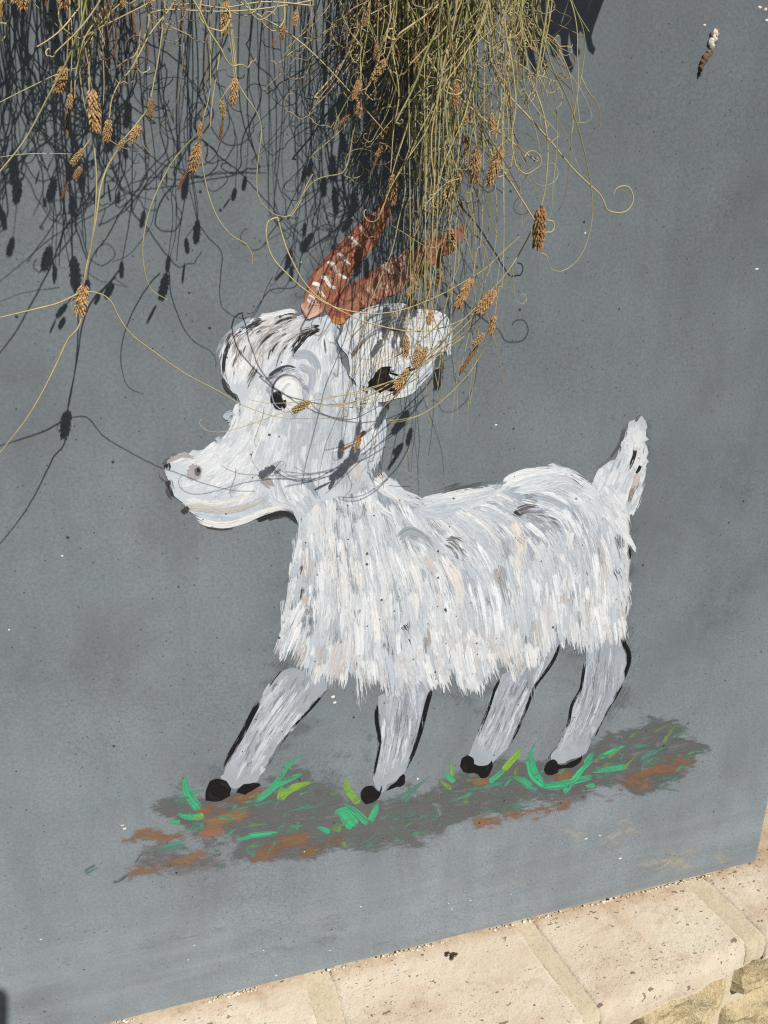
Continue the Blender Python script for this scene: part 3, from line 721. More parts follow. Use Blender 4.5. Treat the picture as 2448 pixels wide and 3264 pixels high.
# grey passages, dark dry strokes and beige locks seen on the flank
for pts, wd, c, dr in (
        (v3((1070, 570), (1160, 500), (1280, 560), (1400, 690)), 34, (172, 180, 184), .4), (v3((1430, 560), (1530, 620), (1600, 760), (1640, 900)), 26, (140, 138, 138), .8), (v3((1480, 540), (1570, 580), (1640, 660)), 18, (110, 104, 102), .9),
        (v4((510, 765), (620, 730), (740, 735), (830, 790)), 24, (112, 104, 100), .75), (v4((510, 760), (545, 780), (590, 790)), 20, (70, 64, 62), .7), (v4((1010, 655), (1070, 690), (1110, 760)), 20, (110, 106, 104), .85), (v4((930, 665), (950, 700)), 20, (120, 116, 115), .8),
        (v4((20, 950), (110, 950), (220, 970), (290, 1050)), 18, (128, 118, 112), .85), (v4((60, 1100), (120, 1150), (160, 1230)), 22, (120, 120, 122), .85), (v4((140, 1000), (230, 1110), (260, 1200)), 20, (146, 150, 152), .8),
        (v3((1110, 1245), (1150, 1300), (1180, 1370)), 22, (72, 68, 66), .75), (v3((1150, 1350), (1185, 1430), (1200, 1510)), 16, (80, 76, 70), .8), (v3((1450, 1110), (1480, 1190)), 10, (90, 86, 84), .8),
        (v3((730, 1350), (740, 1470), (760, 1610)), 20, (92, 80, 76), .6), (v3((640, 1350), (580, 1480), (540, 1660)), 14, (128, 118, 112), .7), (v3((700, 1330), (620, 1520), (560, 1680)), 16, (196, 184, 176), .4), (v3((735, 1120), (745, 1220), (740, 1310)), 20, (170, 158, 150), .5),
        (v3((1325, 1260), (1370, 1400), (1430, 1500), (1405, 1640)), 26, (186, 176, 168), .15), (v3((1345, 1300), (1385, 1430), (1420, 1560)), 18, (176, 166, 160), .2), (v3((290, 930), (270, 1050), (200, 1190)), 12, (96, 90, 84), .7), (v3((300, 760), (260, 870), (240, 940)), 10, (110, 102, 98), .8),
        (v3((330, 690), (330, 880), (320, 1000)), 30, BEI, .25), (v3((330, 1000), (290, 1170), (230, 1290)), 26, (206, 196, 186), .35), (v3((290, 1120), (340, 1130), (300, 1200)), 14, (120, 112, 108), .7), (v3((410, 300), (420, 450), (360, 600)), 22, (214, 206, 198), .3), (v3((470, 1440), (430, 1540)), 40, (190, 200, 210), .4),
        (v3((1000, 600), (1050, 780), (1090, 900)), 14, WHT, .05), (v3((720, 620), (760, 760)), 12, WHT, .05), (v3((850, 230), (960, 330), (1110, 440)), 16, WHT, .05), (v3((650, 240), (700, 320), (740, 420)), 12, WHT, .05), (v3((900, 0), (1050, 170), (1240, 280)), 22, (216, 210, 204), .25),
        (v3((870, 1520), (880, 1700), (900, 1860)), 16, (124, 112, 104), .55), (v3((925, 1690), (950, 1780), (940, 1860)), 16, (150, 138, 128), .55), (v3((1050, 1620), (1060, 1750)), 12, (120, 104, 100), .7), (v3((1290, 1330), (1300, 1480), (1290, 1600)), 16, (170, 160, 154), .6),
        (v4((880, 1450), (890, 1520), (875, 1600)), 22, (160, 148, 142), .3), (v4((940, 1445), (945, 1520), (935, 1590)), 24, (206, 196, 188), .25), (v4((970, 1540), (1010, 1620), (985, 1740)), 30, (172, 164, 160), .45), (v4((1110, 1540), (1150, 1470), (1215, 1490), (1220, 1550)), 14, (112, 98, 90), .7), (v4((1130, 1560), (1200, 1500)), 12, (140, 126, 118), .7),
        (v4((1215, 1150), (1245, 1210), (1275, 1290)), 24, (70, 66, 64), .8), (v4((1220, 1430), (1230, 1480)), 18, (150, 138, 130), .4), (v4((1300, 1000), (1312, 1060), (1305, 1190)), 16, (44, 38, 38), .45), (v4((1290, 800), (1300, 900), (1285, 1000)), 22, (178, 166, 156), .45), (v4((1262, 880), (1285, 990)), 8, (74, 66, 62), .6),
        (v4((690, 1580), (670, 1660), (640, 1740)), 26, (208, 198, 192), .3), (v4((240, 1560), (215, 1760), (185, 1900)), 18, (182, 170, 162), .3), (v4((470, 1680), (445, 1800)), 18, (176, 162, 154), .4), (v4((300, 1700), (280, 1850)), 26, CRM, .2), (v4((0, 1680), (20, 1790), (5, 1890)), 24, (188, 178, 172), .3),
        (v4((490, 800), (560, 950), (540, 1260), (600, 1400)), 34, CRM, .25), (v4((590, 920), (680, 1050), (700, 1230)), 20, WHT, .1), (v4((60, 1100), (130, 1250), (130, 1600)), 28, CRM, .1), (v4((910, 880), (890, 1000), (910, 1080)), 20, WHT, .1), (v4((540, 930), (600, 990)), 26, (196, 194, 192), .4), (v4((380, 1150), (440, 1340)), 18, (190, 180, 174), .5),
        (v4((440, 560), (600, 500), (760, 480), (880, 490), (980, 560)), 30, WHT, .1), (v4((150, 730), (350, 650), (520, 570), (700, 520)), 26, (228, 230, 232), .15), (v4((60, 690), (250, 640), (430, 570)), 22, BLU, .2)):
    lum = sum(c) / 3; bp.stroke(pts, wd * (1.35 if lum < 130 else 1.1), c, dry=max(.75, dr * 1.1) if lum < 130 else max(dr, .62), taper=.5, rag=.15)
CHEST = v3((300, 180), (600, 60), (880, 120), (1000, 450), (1100, 800), (820, 1150), (420, 1050), (290, 620))
bp.fill(CHEST, GD, 80, (150, 330), (16, 44), [(1, (226, 229, 231)), (3, (246, 246, 244)), (2, (248, 244, 238))], (.6, .95), .2, taper=.2)
# broad strokes along the spine
for pts, wd, c in ((v3((960, 60), (1090, 170), (1230, 260), (1400, 300)), 36, (222, 226, 229)), (v3((880, 60), (1040, 200), (1200, 320)), 40, WHT), (v3((1250, 262), (1450, 250), (1659, 230)), 36, (226, 230, 232)), (v3((1200, 300), (1420, 310), (1640, 270)), 34, BLU),
                   (v4((0, 680), (160, 645), (330, 605), (480, 560)), 34, WHT), (v4((20, 720), (240, 670), (450, 590)), 30, (214, 220, 224)), (v4((420, 570), (600, 515), (790, 485), (920, 510), (1030, 590)), 34, (240, 241, 240)), (v4((500, 600), (700, 545), (880, 560), (1000, 640)), 30, (222, 227, 230)), (v4((980, 600), (1100, 680), (1200, 800)), 40, (226, 230, 232))):
    for k in range(2): bp.stroke([(x + nr.normal(0, 6), y + nr.normal(0, 6)) for x, y in pts], wd, c, dry=.55, taper=.25, rag=.12)
# the shaggy fringe
for k in range(330):
    fr = nr.random()
    edge = v3((70, 1470), (112, 1530), (250, 1610), (420, 1720), (560, 1765), (640, 1650), (760, 1650), (850, 1800), (1000, 1820), (1190, 1840), (1330, 1730), (1480, 1740)) + v4((30, 1925), (165, 2025), (240, 2015), (290, 1925), (360, 1945), (520, 1875), (640, 1805), (740, 1745), (840, 1645), (900, 1640), (970, 1740), (1060, 1720), (1200, 1700), (1280, 1590))
    e_ = np.array(edge); s_ = fr * (len(e_) - 1); i = int(s_); q = e_[i] + (e_[min(i + 1, len(e_) - 1)] - e_[i]) * (s_ - i)
    sl_ = -.42 + 1.0 * min(1, max(0, (q[0] - 880) / 330)) * .55 + (.10 if q[0] > 1300 else 0) - (.12 if q[0] > 1640 else 0)
    L = nr.uniform(80, 190); q = q + nr.normal(0, 8, 2) + np.array([sl_, 1]) * nr.uniform(0, 42)
    st = (q[0] - sl_ * L * 1.0 + nr.normal(0, 4), q[1] - L)
    bp.stroke([st, ((st[0] + q[0]) / 2 + nr.normal(0, 4), (st[1] + q[1]) / 2), tuple(q)], nr.uniform(14, 34), [WHT, (240, 241, 240), (226, 226, 226), (236, 234, 230), (222, 217, 212), BLU, (206, 200, 195), (224, 228, 231), (242, 242, 240), BLU][nr.integers(10)], dry=nr.uniform(.45, .85), taper=.3, rag=.3)
for k in range(70):                                     # hair ends along the chest and rump
    if k < 40:
        e_ = np.array(v3((250, 520), (245, 690), (215, 800), (205, 920), (165, 1030), (165, 1180), (105, 1310), (140, 1350), (75, 1470))); dx = -20
    else:
        e_ = np.array(v4((1300, 850), (1296, 1000), (1300, 1200), (1296, 1320), (1290, 1420), (1290, 1540))); dx = 6
    s_ = nr.random() * (len(e_) - 1); i = int(s_); q = e_[i] + (e_[i + 1] - e_[i]) * (s_ - i); L = nr.uniform(40, 100)
    bp.stroke([(q[0] - dx * .8 + nr.normal(0, 5), q[1] - L), (q[0] + nr.normal(0, 4), q[1] + 6)], nr.uniform(9, 20), [WHT, BLU, (232, 230, 226), WHT][nr.integers(4)], dry=.7, taper=.5, rag=.3)
goat = bp.build('painted_goat', planter, 'white cartoon goat painted in thick brush strokes')
for p_, n_ in LATER: p_.build(n_, goat)

# -- tail
TAIL = v4((1060, 560), (1100, 470), (1150, 420), (1200, 410), (1245, 335), (1290, 250), (1310, 160), (1330, 130), (1390, 115), (1420, 180), (1432, 350), (1428, 480), (1408, 560), (1375, 640), (1340, 760), (1260, 780), (1150, 700), (1080, 620))
tp = Paint(); tp.poly(TAIL, (206, 210, 214), 4)
tp.fill(TAIL, gdl(*v4((1120, 640), (1250, 400), (1250, 700), (1330, 500), (1330, 500), (1370, 180), (1380, 700), (1420, 420))), 130, (50, 150), (12, 26), [(.4, GRY), (2, BLU), (3, (226, 229, 231)), (4, WHT)], (.5, .8), 0)
for k in range(26):
    e_ = np.array(v4((1420, 250), (1435, 400), (1415, 520), (1385, 640), (1350, 740))); s_ = nr.random() * 3.99; i = int(s_); q = e_[i] + (e_[i + 1] - e_[i]) * (s_ - i)
    tp.stroke([(q[0] - 16, q[1] + 26), (q[0] + nr.uniform(-4, 5), q[1] - 2)], 12, [WHT, BLU][k % 2], dry=.6, rag=.3)
for pts, wd, c, dr in ((v4((1345, 320), (1350, 360), (1325, 430), (1298, 490)), 12, (50, 47, 47), .5), (v4((1390, 440), (1372, 475), (1355, 495)), 10, (34, 31, 32), .2), (v4((1390, 560), (1340, 600), (1310, 680), (1280, 730)), 16, (140, 128, 122), .6), (v4((1350, 140), (1385, 100), (1400, 130)), 7, (90, 88, 88), .6), (v4((1370, 500), (1330, 620)), 20, (206, 192, 186), .3)):
    tp.stroke(pts, wd, c, dry=dr)
tp.fill(v4((1040, 600), (1150, 560), (1260, 640), (1300, 780), (1240, 860), (1100, 760)), gdl(*v4((1060, 640), (1180, 800), (1180, 640), (1260, 820))), 46, (50, 120), (12, 26), [(2, BLU), (3, (224, 227, 229)), (2, WHT)], (.3, .7), .5)
tp.build('tail', goat)

# -- head
HEAD = vC((545, 190), (640, 180), (740, 155), (850, 185), (920, 165), (1010, 240), (1000, 320), (1080, 520), (1230, 640), (1235, 760), (1225, 900), (1190, 1000), (1150, 1100), (900, 1180), (790, 1290), (750, 1225), (700, 1205), (640, 1212), (560, 1240), (470, 1275), (380, 1290), (290, 1280), (210, 1240), (160, 1190), (110, 1140), (80, 1080), (58, 1010), (64, 960), (100, 930), (180, 905), (270, 890), (340, 850), (400, 790), (460, 720), (470, 650), (465, 605), (430, 580), (388, 520), (362, 440), (368, 380), (395, 320), (440, 270), (490, 230))
hg = gdl(*vC((740, 170), (560, 250), (560, 250), (420, 380), (420, 380), (400, 520), (700, 250), (520, 450), (520, 450), (480, 600), (880, 220), (760, 350), (900, 280), (960, 480), (860, 420), (860, 560), (980, 500), (1000, 700), (480, 680), (460, 760), (460, 760), (300, 880), (560, 800), (330, 980), (330, 980), (120, 1000), (650, 800), (600, 1000), (300, 1080), (120, 1090), (560, 1080), (350, 1140), (350, 1240), (520, 1230), (600, 1190), (740, 1190), (800, 720), (760, 1000), (960, 750), (900, 1050), (1120, 700), (1060, 1000), (1200, 700), (1180, 960), (760, 1050), (860, 1180)))
hp = Paint(); hp.poly(HEAD, (206, 211, 214), 3, shrink=.965)
HP = [(.4, (196, 202, 206)), (1.6, (208, 213, 217)), (3, (222, 226, 228)), (4, (234, 236, 237)), (3.5, (244, 244, 243))]
hp.fill(HEAD, hg, 330, (80, 190), (20, 44), HP, (.45, .8), 0, spread=.2); hp.fill(HEAD, hg, 240, (60, 150), (8, 22), HP, (.6, .95), 0)
for k in range(46):                                     # forelock
    a = np.array(vC((rnd.uniform(600, 900), rnd.uniform(165, 250)))[0]); L = rnd.uniform(.5, 1); b = np.array(vC((rnd.uniform(400, 620), rnd.uniform(400, 580)))[0])
    m_ = (a + b) / 2 + np.array([-38, -34]) * L; e_ = a + (b - a) * L
    hp.stroke([a, a * (1 - L * .5) + (m_ if L > .8 else (a + e_) / 2 + (-26, -24)) * (L * .5), (a + e_) / 2 + (-24 * L, -22 * L), e_], rnd.uniform(7, 18), [WHT, (234, 230, 224), (214, 208, 202), (196, 188, 183), BLU, WHT][k % 6], dry=.7, rag=.2)
for pts, wd, c, dr in (
        (vC((900, 238), (830, 262), (780, 320), (720, 405)), 17, (44, 42, 43), .55), (vC((880, 245), (810, 290), (760, 360)), 12, (60, 57, 57), .7), (vC((775, 188), (690, 212), (620, 270), (550, 345)), 13, (70, 66, 65), .75), (vC((700, 215), (600, 300), (540, 380)), 9, (92, 86, 84), .8),
        (vC((640, 198), (560, 222), (490, 258), (440, 298), (405, 350), (388, 420), (392, 500), (425, 585)), 9, (52, 50, 51), .5), (vC((600, 200), (500, 240), (430, 285)), 10, (70, 68, 68), .7), (vC((705, 262), (690, 330)), 13, (120, 114, 112), .6), (vC((560, 440), (525, 510), (500, 570)), 12, (110, 102, 98), .7),
        (vC((480, 350), (440, 440), (440, 540)), 9, (120, 112, 108), .75), (vC((380, 500), (400, 560), (440, 600), (465, 630)), 7, (64, 62, 63), .5), (vC((545, 185), (470, 230), (400, 290), (360, 360), (348, 440)), 13, (170, 180, 186), .5), (vC((560, 180), (640, 172), (740, 150), (800, 172)), 13, WHT, .3),
        (vC((930, 165), (945, 200), (1000, 260)), 26, (216, 224, 232), .2), (vC((740, 390), (830, 380), (880, 450), (870, 540)), 24, (180, 188, 194), .5), (vC((780, 440), (850, 480), (840, 570), (790, 610)), 20, (186, 188, 196), .4), (vC((620, 510), (665, 472), (725, 450), (792, 468)), 12, (70, 72, 75), .5), (vC((630, 495), (680, 460), (740, 455)), 8, (50, 50, 52), .5), (vC((605, 520), (640, 500), (690, 490)), 12, (150, 156, 160), .5),
        (vC((395, 730), (420, 700), (460, 710)), 26, (190, 198, 204), .6), (vC((345, 840), (390, 815)), 18, (196, 202, 206), .6), (vC((520, 740), (540, 620)), 16, WHT, .3),
        (vC((80, 945), (170, 912), (245, 928)), 13, (186, 172, 170), .35), (vC((60, 960), (110, 922), (180, 905)), 6, (110, 104, 104), .7), (vC((82, 955), (90, 975), (78, 1000)), 14, (52, 50, 51), .7), (vC((60, 980), (65, 1020), (90, 1060)), 13, (130, 128, 128), .6), (vC((92, 1040), (105, 1085), (128, 1150)), 15, (66, 62, 62), .65), (vC((80, 1080), (110, 1130), (150, 1180)), 10, (100, 96, 95), .75),
        (vC((160, 1165), (250, 1155), (330, 1168), (400, 1160), (480, 1140), (560, 1110), (610, 1085)), 11, CRM, .05), (vC((185, 1190), (280, 1195), (380, 1212), (480, 1190), (580, 1150), (660, 1105)), 20, (206, 200, 192), .2), (vC((230, 1215), (330, 1230), (450, 1225), (560, 1190)), 14, (200, 210, 218), .25), (vC((215, 1238), (300, 1272), (380, 1283), (480, 1263), (600, 1213), (700, 1190), (755, 1205), (800, 1270)), 16, (236, 232, 226), .1),
        (vC((580, 1035), (610, 1050), (650, 1090)), 24, (170, 163, 162), .3), (vC((172, 1190), (200, 1220)), 17, (78, 70, 66), .5), (vC((560, 1258), (640, 1228), (710, 1218), (755, 1240), (790, 1305)), 11, (48, 46, 46), .4), (vC((610, 1250), (700, 1232), (750, 1255), (780, 1300)), 9, (70, 68, 66), .6), (vC((290, 1290), (380, 1302), (480, 1287)), 5, (80, 76, 74), .7),
        (vC((790, 1030), (850, 1090), (915, 1185)), 13, (166, 174, 180), .5), (vC((830, 1030), (880, 1110)), 12, (172, 178, 184), .5), (vC((1060, 920), (1090, 1000), (1080, 1060)), 30, (214, 207, 202), .3), (vC((1215, 640), (1235, 760), (1222, 900)), 12, (206, 214, 220), .3), (vC((650, 1010), (700, 990)), 20, (130, 132, 136), .8), (vC((640, 990), (720, 940)), 26, (186, 192, 198), .5)):
    lum = sum(c) / 3; hp.stroke(pts, wd * (1.45 if lum < 130 else 1.15), c, dry=dr * .9 if lum < 130 else max(.4, dr), taper=.4, rag=.12)
hp.build('head', goat)
fk = Paint()
for k in range(64):                                     # streaks sweeping from the crown down to the brow
    u = rnd.random(); a = np.array((560 + 330 * u, 195 + 40 * u)); b = np.array((400 + 250 * u + rnd.uniform(-20, 20), 470 + rnd.uniform(-60, 90))); m_ = (a + b) / 2 + np.array([-55, -40])
    q = cat_rom([a, m_, b], 12); i0 = int(len(q) * rnd.uniform(0, .6)); i1 = min(len(q), i0 + int(len(q) * rnd.uniform(.3, .55)) + 3)
    fk.stroke(vC(*[tuple(p_) for p_ in q[i0:i1:4]]), rnd.uniform(5, 15), [(84, 80, 79), (150, 144, 141), (214, 208, 203), (176, 170, 166), (244, 243, 241), (60, 57, 57), (196, 188, 182), (240, 239, 237)][k % 8], dry=rnd.uniform(.65, .9), rag=.2)
fk.build('forelock', goat)
npn = Paint(); npn.blob(*vC((232, 1005))[0], 24, 27, 20, (176, 170, 170), 2); npn.blob(*vC((248, 1000))[0], 10, 14, 10, (112, 106, 106), 1.5); npn.blob(*vC((252, 992))[0], 6, 8, 0, (58, 54, 54), 1.5); npn.build('nostril', goat)
ey = Paint()
ec = np.array(vC((722, 584))[0])
for k in range(34):                                     # lilac shading round the socket
    a = nr.uniform(-3.6, .9); ey.stroke([ec + np.array([(58 + nr.normal(0, 5)) * math.cos(a + t), (66 + nr.normal(0, 5)) * math.sin(a + t)]) for t in (0, .3, .6)], nr.uniform(7, 15), [(176, 178, 186), (190, 192, 199), (164, 168, 176), (204, 206, 210)][k % 4], dry=.7)
ey.blob(*vC((724, 586))[0], 50, 60, -10, (158, 159, 166), 1.2); ey.blob(*vC((728, 589))[0], 46, 56, -10, (232, 231, 229), 1.0); ey.blob(*vC((738, 592))[0], 37, 46, -14, (240, 240, 238), .8)
for k in range(26):
    a = nr.uniform(-1.4, 1.6); c = np.array(vC((728, 588))[0]); q = [c + np.array([44 * math.cos(a + t), 54 * math.sin(a + t)]) for t in (0, .3, .6)]
    ey.stroke(q, nr.uniform(4, 9), [(232, 231, 228), (206, 204, 206), (222, 226, 230)][k % 3], dry=.2)
for k in range(14):
    a = nr.uniform(0, 6.2); c = np.array(vC((745, 590))[0]); ey.stroke([c + np.array([26 * math.cos(a + t), 34 * math.sin(a + t)]) for t in (0, .4, .8)], 9, [(226, 228, 226), (236, 234, 228), (216, 222, 224)][k % 3], dry=.2)
for t0, t1, wd_, c_ in ((-3.3, -1.2, 6, (96, 98, 104)), (-1.6, .4, 5, (150, 151, 158)), (2.2, 3.4, 4, (140, 141, 147))):
    ey.stroke([ec + np.array([49 * math.cos(t0 + (t1 - t0) * q), 59 * math.sin(t0 + (t1 - t0) * q)]) for q in (0, .25, .5, .75, 1)], wd_, c_, dry=.3)
ey.blob(*vC((676, 628))[0], 25, 33, -18, (26, 28, 30), .8)
ey.stroke(vC((640, 640), (655, 670), (690, 680), (715, 660)), 5, (214, 214, 212), dry=.1); ey.stroke(vC((668, 655), (684, 668), (700, 655)), 3, (190, 190, 188), dry=.1); ey.stroke(vC((650, 590), (665, 580), (690, 600)), 4, (70, 72, 74), dry=.3)
ey.build('eye', goat)

# -- ear
EAR = vE((285, 500), (330, 385), (400, 285), (500, 195), (650, 112), (850, 66), (1060, 80), (1250, 150), (1400, 240), (1480, 220), (1540, 198), (1590, 270), (1592, 380), (1562, 470), (1530, 600), (1450, 750), (1350, 900), (1200, 1050), (1050, 1130), (900, 1160), (700, 1100), (560, 1060), (430, 900), (400, 700), (320, 590))
eg = gdl(*vE((330, 500), (550, 200), (550, 200), (900, 90), (900, 130), (1300, 220), (460, 800), (560, 560), (560, 560), (900, 400), (900, 420), (1400, 300), (1580, 250), (1500, 650), (1500, 650), (1200, 1030), (1200, 1030), (850, 1130), (700, 700), (1000, 600), (1000, 700), (1300, 550)))
ea = Paint(); ea.poly(EAR, (216, 220, 222), 2)
ea.fill(EAR, eg, 190, (60, 150), (12, 28), [(4, (230, 231, 230)), (2, BLU), (2, CRM), (.5, GRY)], (.08, .3), .03)
INN = vE((430, 760), (432, 690), (480, 610), (600, 500), (750, 415), (900, 375), (1100, 355), (1290, 330), (1250, 520), (1150, 720), (1000, 800), (850, 800), (700, 870), (560, 900), (480, 850))
ea.fill(INN, eg, 110, (60, 140), (14, 28), [(4, CRM), (2, WHT), (1, (226, 222, 214))], (.05, .2), .02)
for pts, wd, c, dr in ((vE((430, 720), (480, 615), (600, 500), (760, 410)), 9, (150, 134, 124), .5), (vE((460, 690), (520, 600), (620, 520)), 6, (110, 96, 90), .6), (vE((430, 790), (490, 870), (580, 900), (700, 870)), 7, (226, 216, 196), .1), (vE((880, 370), (1000, 375), (1130, 350), (1230, 325)), 8, (60, 54, 54), .5), (vE((330, 400), (420, 290), (520, 200)), 7, (190, 180, 174), .5), (vE((540, 180), (700, 110), (900, 72)), 5, (140, 132, 128), .6),
                       (vE((1500, 620), (1420, 780), (1300, 930), (1150, 1060), (980, 1130)), 14, (206, 216, 224), .3), (vE((1440, 700), (1340, 850), (1200, 1000)), 9, (170, 180, 190), .5), (vE((1400, 840), (1250, 980), (1100, 1080)), 6, (90, 92, 96), .7), (vE((1520, 650), (1470, 770), (1400, 870)), 7, WHT, .3), (vE((1530, 240), (1560, 330), (1530, 440), (1480, 520)), 26, (220, 228, 234), .2), (vE((1450, 500), (1490, 520), (1540, 460)), 7, (120, 126, 134), .5)):
    ea.stroke(pts, wd, c, dry=dr, taper=.4)
ea.build('ear', goat)
eh = Paint(); HOLE = vE((640, 970), (720, 870), (830, 800), (925, 800), (890, 880), (930, 960), (1010, 1000), (960, 1085), (850, 1085), (730, 1100), (690, 1050), (610, 1080), (650, 1020))
eh.poly(HOLE, (34, 29, 28), 3); eh.fill(HOLE, gdl(*vE((700, 1060), (880, 820), (900, 820), (740, 1060), (720, 1080), (960, 1040))), 40, (25, 60), (5, 11), [(2, (26, 22, 22)), (1, (46, 38, 34)), (1, (60, 52, 48))], (.2, .5), .3)
eh.stroke(vE((620, 1060), (560, 1040), (480, 1020)), 9, (110, 106, 104), dry=.8); eh.stroke(vE((1000, 1010), (1090, 980), (1110, 950)), 12, (40, 36, 36), dry=.6); eh.build('ear_hole', goat)

# -- horns
def horn(outline, axis, ridges, base_cols):
    p = Paint(); p.poly(outline, (160, 104, 80), 2)
    gd = [tuple(a) + tuple(b) for a, b in zip(axis[:-1], axis[1:])]
    p.fill(outline, gd, 90, (60, 150), (10, 24), base_cols, (.4, .75), 0, spread=.35)
    for pts, wd, c, dr in ridges: p.stroke(pts, wd * 1.45, c, dry=dr, taper=.6, rag=.06)
    return p


HC = [(.6, (146, 90, 70)), (1.6, (164, 106, 83)), (3, (176, 120, 95)), (2, (186, 134, 110)), (1, (196, 150, 128))]
h1 = vD((265, 1000), (290, 930), (340, 830), (400, 720), (480, 620), (560, 530), (640, 450), (740, 350), (830, 262), (900, 200), (922, 230), (915, 330), (880, 410), (830, 500), (770, 580), (700, 680), (640, 760), (570, 880), (500, 960), (430, 1040), (380, 1085), (300, 1092), (262, 1040))
RID = [(vD((300, 900), (360, 760), (480, 620), (600, 500)), 7, (150, 78, 60), .3), (vD((640, 450), (760, 340), (880, 220)), 6, (150, 78, 60), .4), (vD((905, 340), (840, 480), (720, 660)), 7, (196, 128, 90), .4), (vD((640, 750), (540, 910), (440, 1030)), 8, (186, 118, 84), .4)]
for a, b, c, d in (((420, 790), (450, 800), (480, 850), (515, 868)), ((465, 685), (495, 690), (530, 760), (610, 800)), ((540, 610), (565, 625), (590, 660), (625, 690)), ((355, 840), (385, 850), (400, 900), (430, 945)), ((625, 490), (650, 500), (680, 535), (710, 555))):
    w_ = 7.5 if a[0] < 520 else 4.5
    RID.append((vD((a[0] + 14, a[1] + 26), (b[0] + 10, b[1] + 30), (c[0], c[1] + 26), (d[0] - 8, d[1] + 20)), 22, (198, 150, 122), .45)); RID.append((vD((a[0] - 12, a[1] - 4), b, c, (d[0] + 14, d[1] + 8)), w_ * 1.15, (246, 242, 236), .12))
RID += [(vD((310, 940), (330, 950), (370, 990)), 16, (238, 226, 216), .2), (vD((690, 420), (720, 420), (735, 470)), 9, (214, 168, 146), .3), (vD((780, 300), (830, 320), (865, 350)), 8, (222, 188, 168), .3), (vD((270, 1040), (330, 1000), (420, 1010)), 22, (216, 172, 150), .25), (vD((290, 1080), (360, 1050), (420, 1030)), 20, (224, 182, 162), .25), (vD((640, 460), (680, 500), (720, 540)), 12, (178, 116, 88), .4), (vD((560, 560), (620, 600), (660, 650)), 12, (182, 122, 92), .4)]
horn(h1, np.array(vD((340, 1040), (420, 860), (560, 680), (720, 500), (880, 280))), RID, HC).build('horn', goat)
h2 = vD((440, 1035), (500, 1000), (560, 930), (640, 862), (740, 790), (850, 730), (950, 680), (1080, 600), (1180, 540), (1280, 482), (1400, 430), (1492, 398), (1482, 470), (1420, 560), (1300, 650), (1180, 740), (1080, 820), (950, 912), (850, 960), (750, 1012), (650, 1060), (590, 1105), (490, 1112))
RID = [(vD((480, 1000), (620, 870), (780, 765), (960, 672)), 7, (148, 80, 64), .3), (vD((980, 660), (1180, 540), (1400, 432)), 7, (148, 82, 68), .4), (vD((490, 1105), (540, 1120), (600, 1112)), 15, (212, 140, 80), .2), (vD((470, 1060), (560, 1080), (660, 1050)), 16, (170, 92, 66), .3)]
for x, y, c in ((660, 910, (150, 104, 84)), (720, 890, (146, 100, 80)), (800, 850, (186, 136, 108)), (870, 790, (190, 140, 112)), (950, 740, (200, 156, 134)), (1030, 700, (206, 166, 146)), (1040, 760, (206, 160, 136)), (1100, 660, (150, 84, 70)), (780, 900, (214, 170, 138)), (880, 870, (216, 176, 146)), (700, 950, (188, 130, 104)), (900, 720, (216, 178, 158)), (1040, 640, (212, 176, 160)), (1200, 620, (160, 92, 76)), (1300, 560, (156, 86, 72))):
    RID.append((vD((x - 24, y - 34), (x + 10, y - 8), (x + 36, y + 26), (x + 70, y + 44)), 13, c, .25))
horn(h2, np.array(vD((520, 1070), (700, 940), (900, 800), (1120, 680), (1440, 460))), RID, [(.8, (146, 90, 74)), (2, (162, 106, 86)), (3, (174, 120, 98)), (1, (188, 140, 116))]).build('horn', goat)

# -- chips, crumbs and a dried dropping on the planter
def lump(V, F, C, c, r, col, seed, flat=1.0, seg=7):
    b = len(V); rings = 4
    for i in range(rings + 1):
        for j in range(seg):
            th = math.pi * i / rings; ph = 2 * math.pi * j / seg; d = np.array([math.sin(th) * math.cos(ph), math.cos(th) * flat, math.sin(th) * math.sin(ph)])
            k = 1 + .45 * mnoise.noise(Vector(d * 1.7) + Vector((seed * 3.7, seed, 0)))
            V.append(np.asarray(c) + d * np.asarray(r) * k); C.append(lin(col) * (1 + .1 * rnd.uniform(-1, 1)))
    for i in range(rings):
        for j in range(seg): F.append((b + i * seg + j, b + i * seg + (j + 1) % seg, b + (i + 1) * seg + (j + 1) % seg, b + (i + 1) * seg + j))


V, F, C = [], [], []
for i, (x, y, s) in enumerate(((390, 2632, 8), (397, 2642, 6), (1061, 2222, 9), (1066, 2240, 8), (980, 2127, 9), (990, 2130, 5), (1868, 2674, 7), (1912, 2664, 6), (1976, 2737, 7), (2412, 858, 8), (2422, 24, 8), (2440, 31, 8), (2446, 66, 9), (2246, 80, 5), (970, 2715, 5), (1150, 2890, 5), (1430, 2880, 4), (840, 3030, 5), (600, 3060, 5), (130, 2995, 5), (1590, 2180, 4), (2000, 3000 - 300, 4), (1581, 1355, 4), (1630, 2851, 5), (1440, 2898, 4), (1500, 2870, 4), (880, 3110, 5), (1052, 3030, 5))):
    c = P(x, y); lump(V, F, C, c, np.array([s * rnd.uniform(.8, 1.5), s * .25, s * rnd.uniform(.5, .9)]) * .00027, rnd.choice(((226, 224, 216), (232, 230, 224), (214, 206, 188))), i)
f = mesh_obj('white_chips', V, F, M_CRUMB, planter, cols=C, smooth=True, origin=PO); f['kind'] = 'stuff'
V, F, C = [], [], []
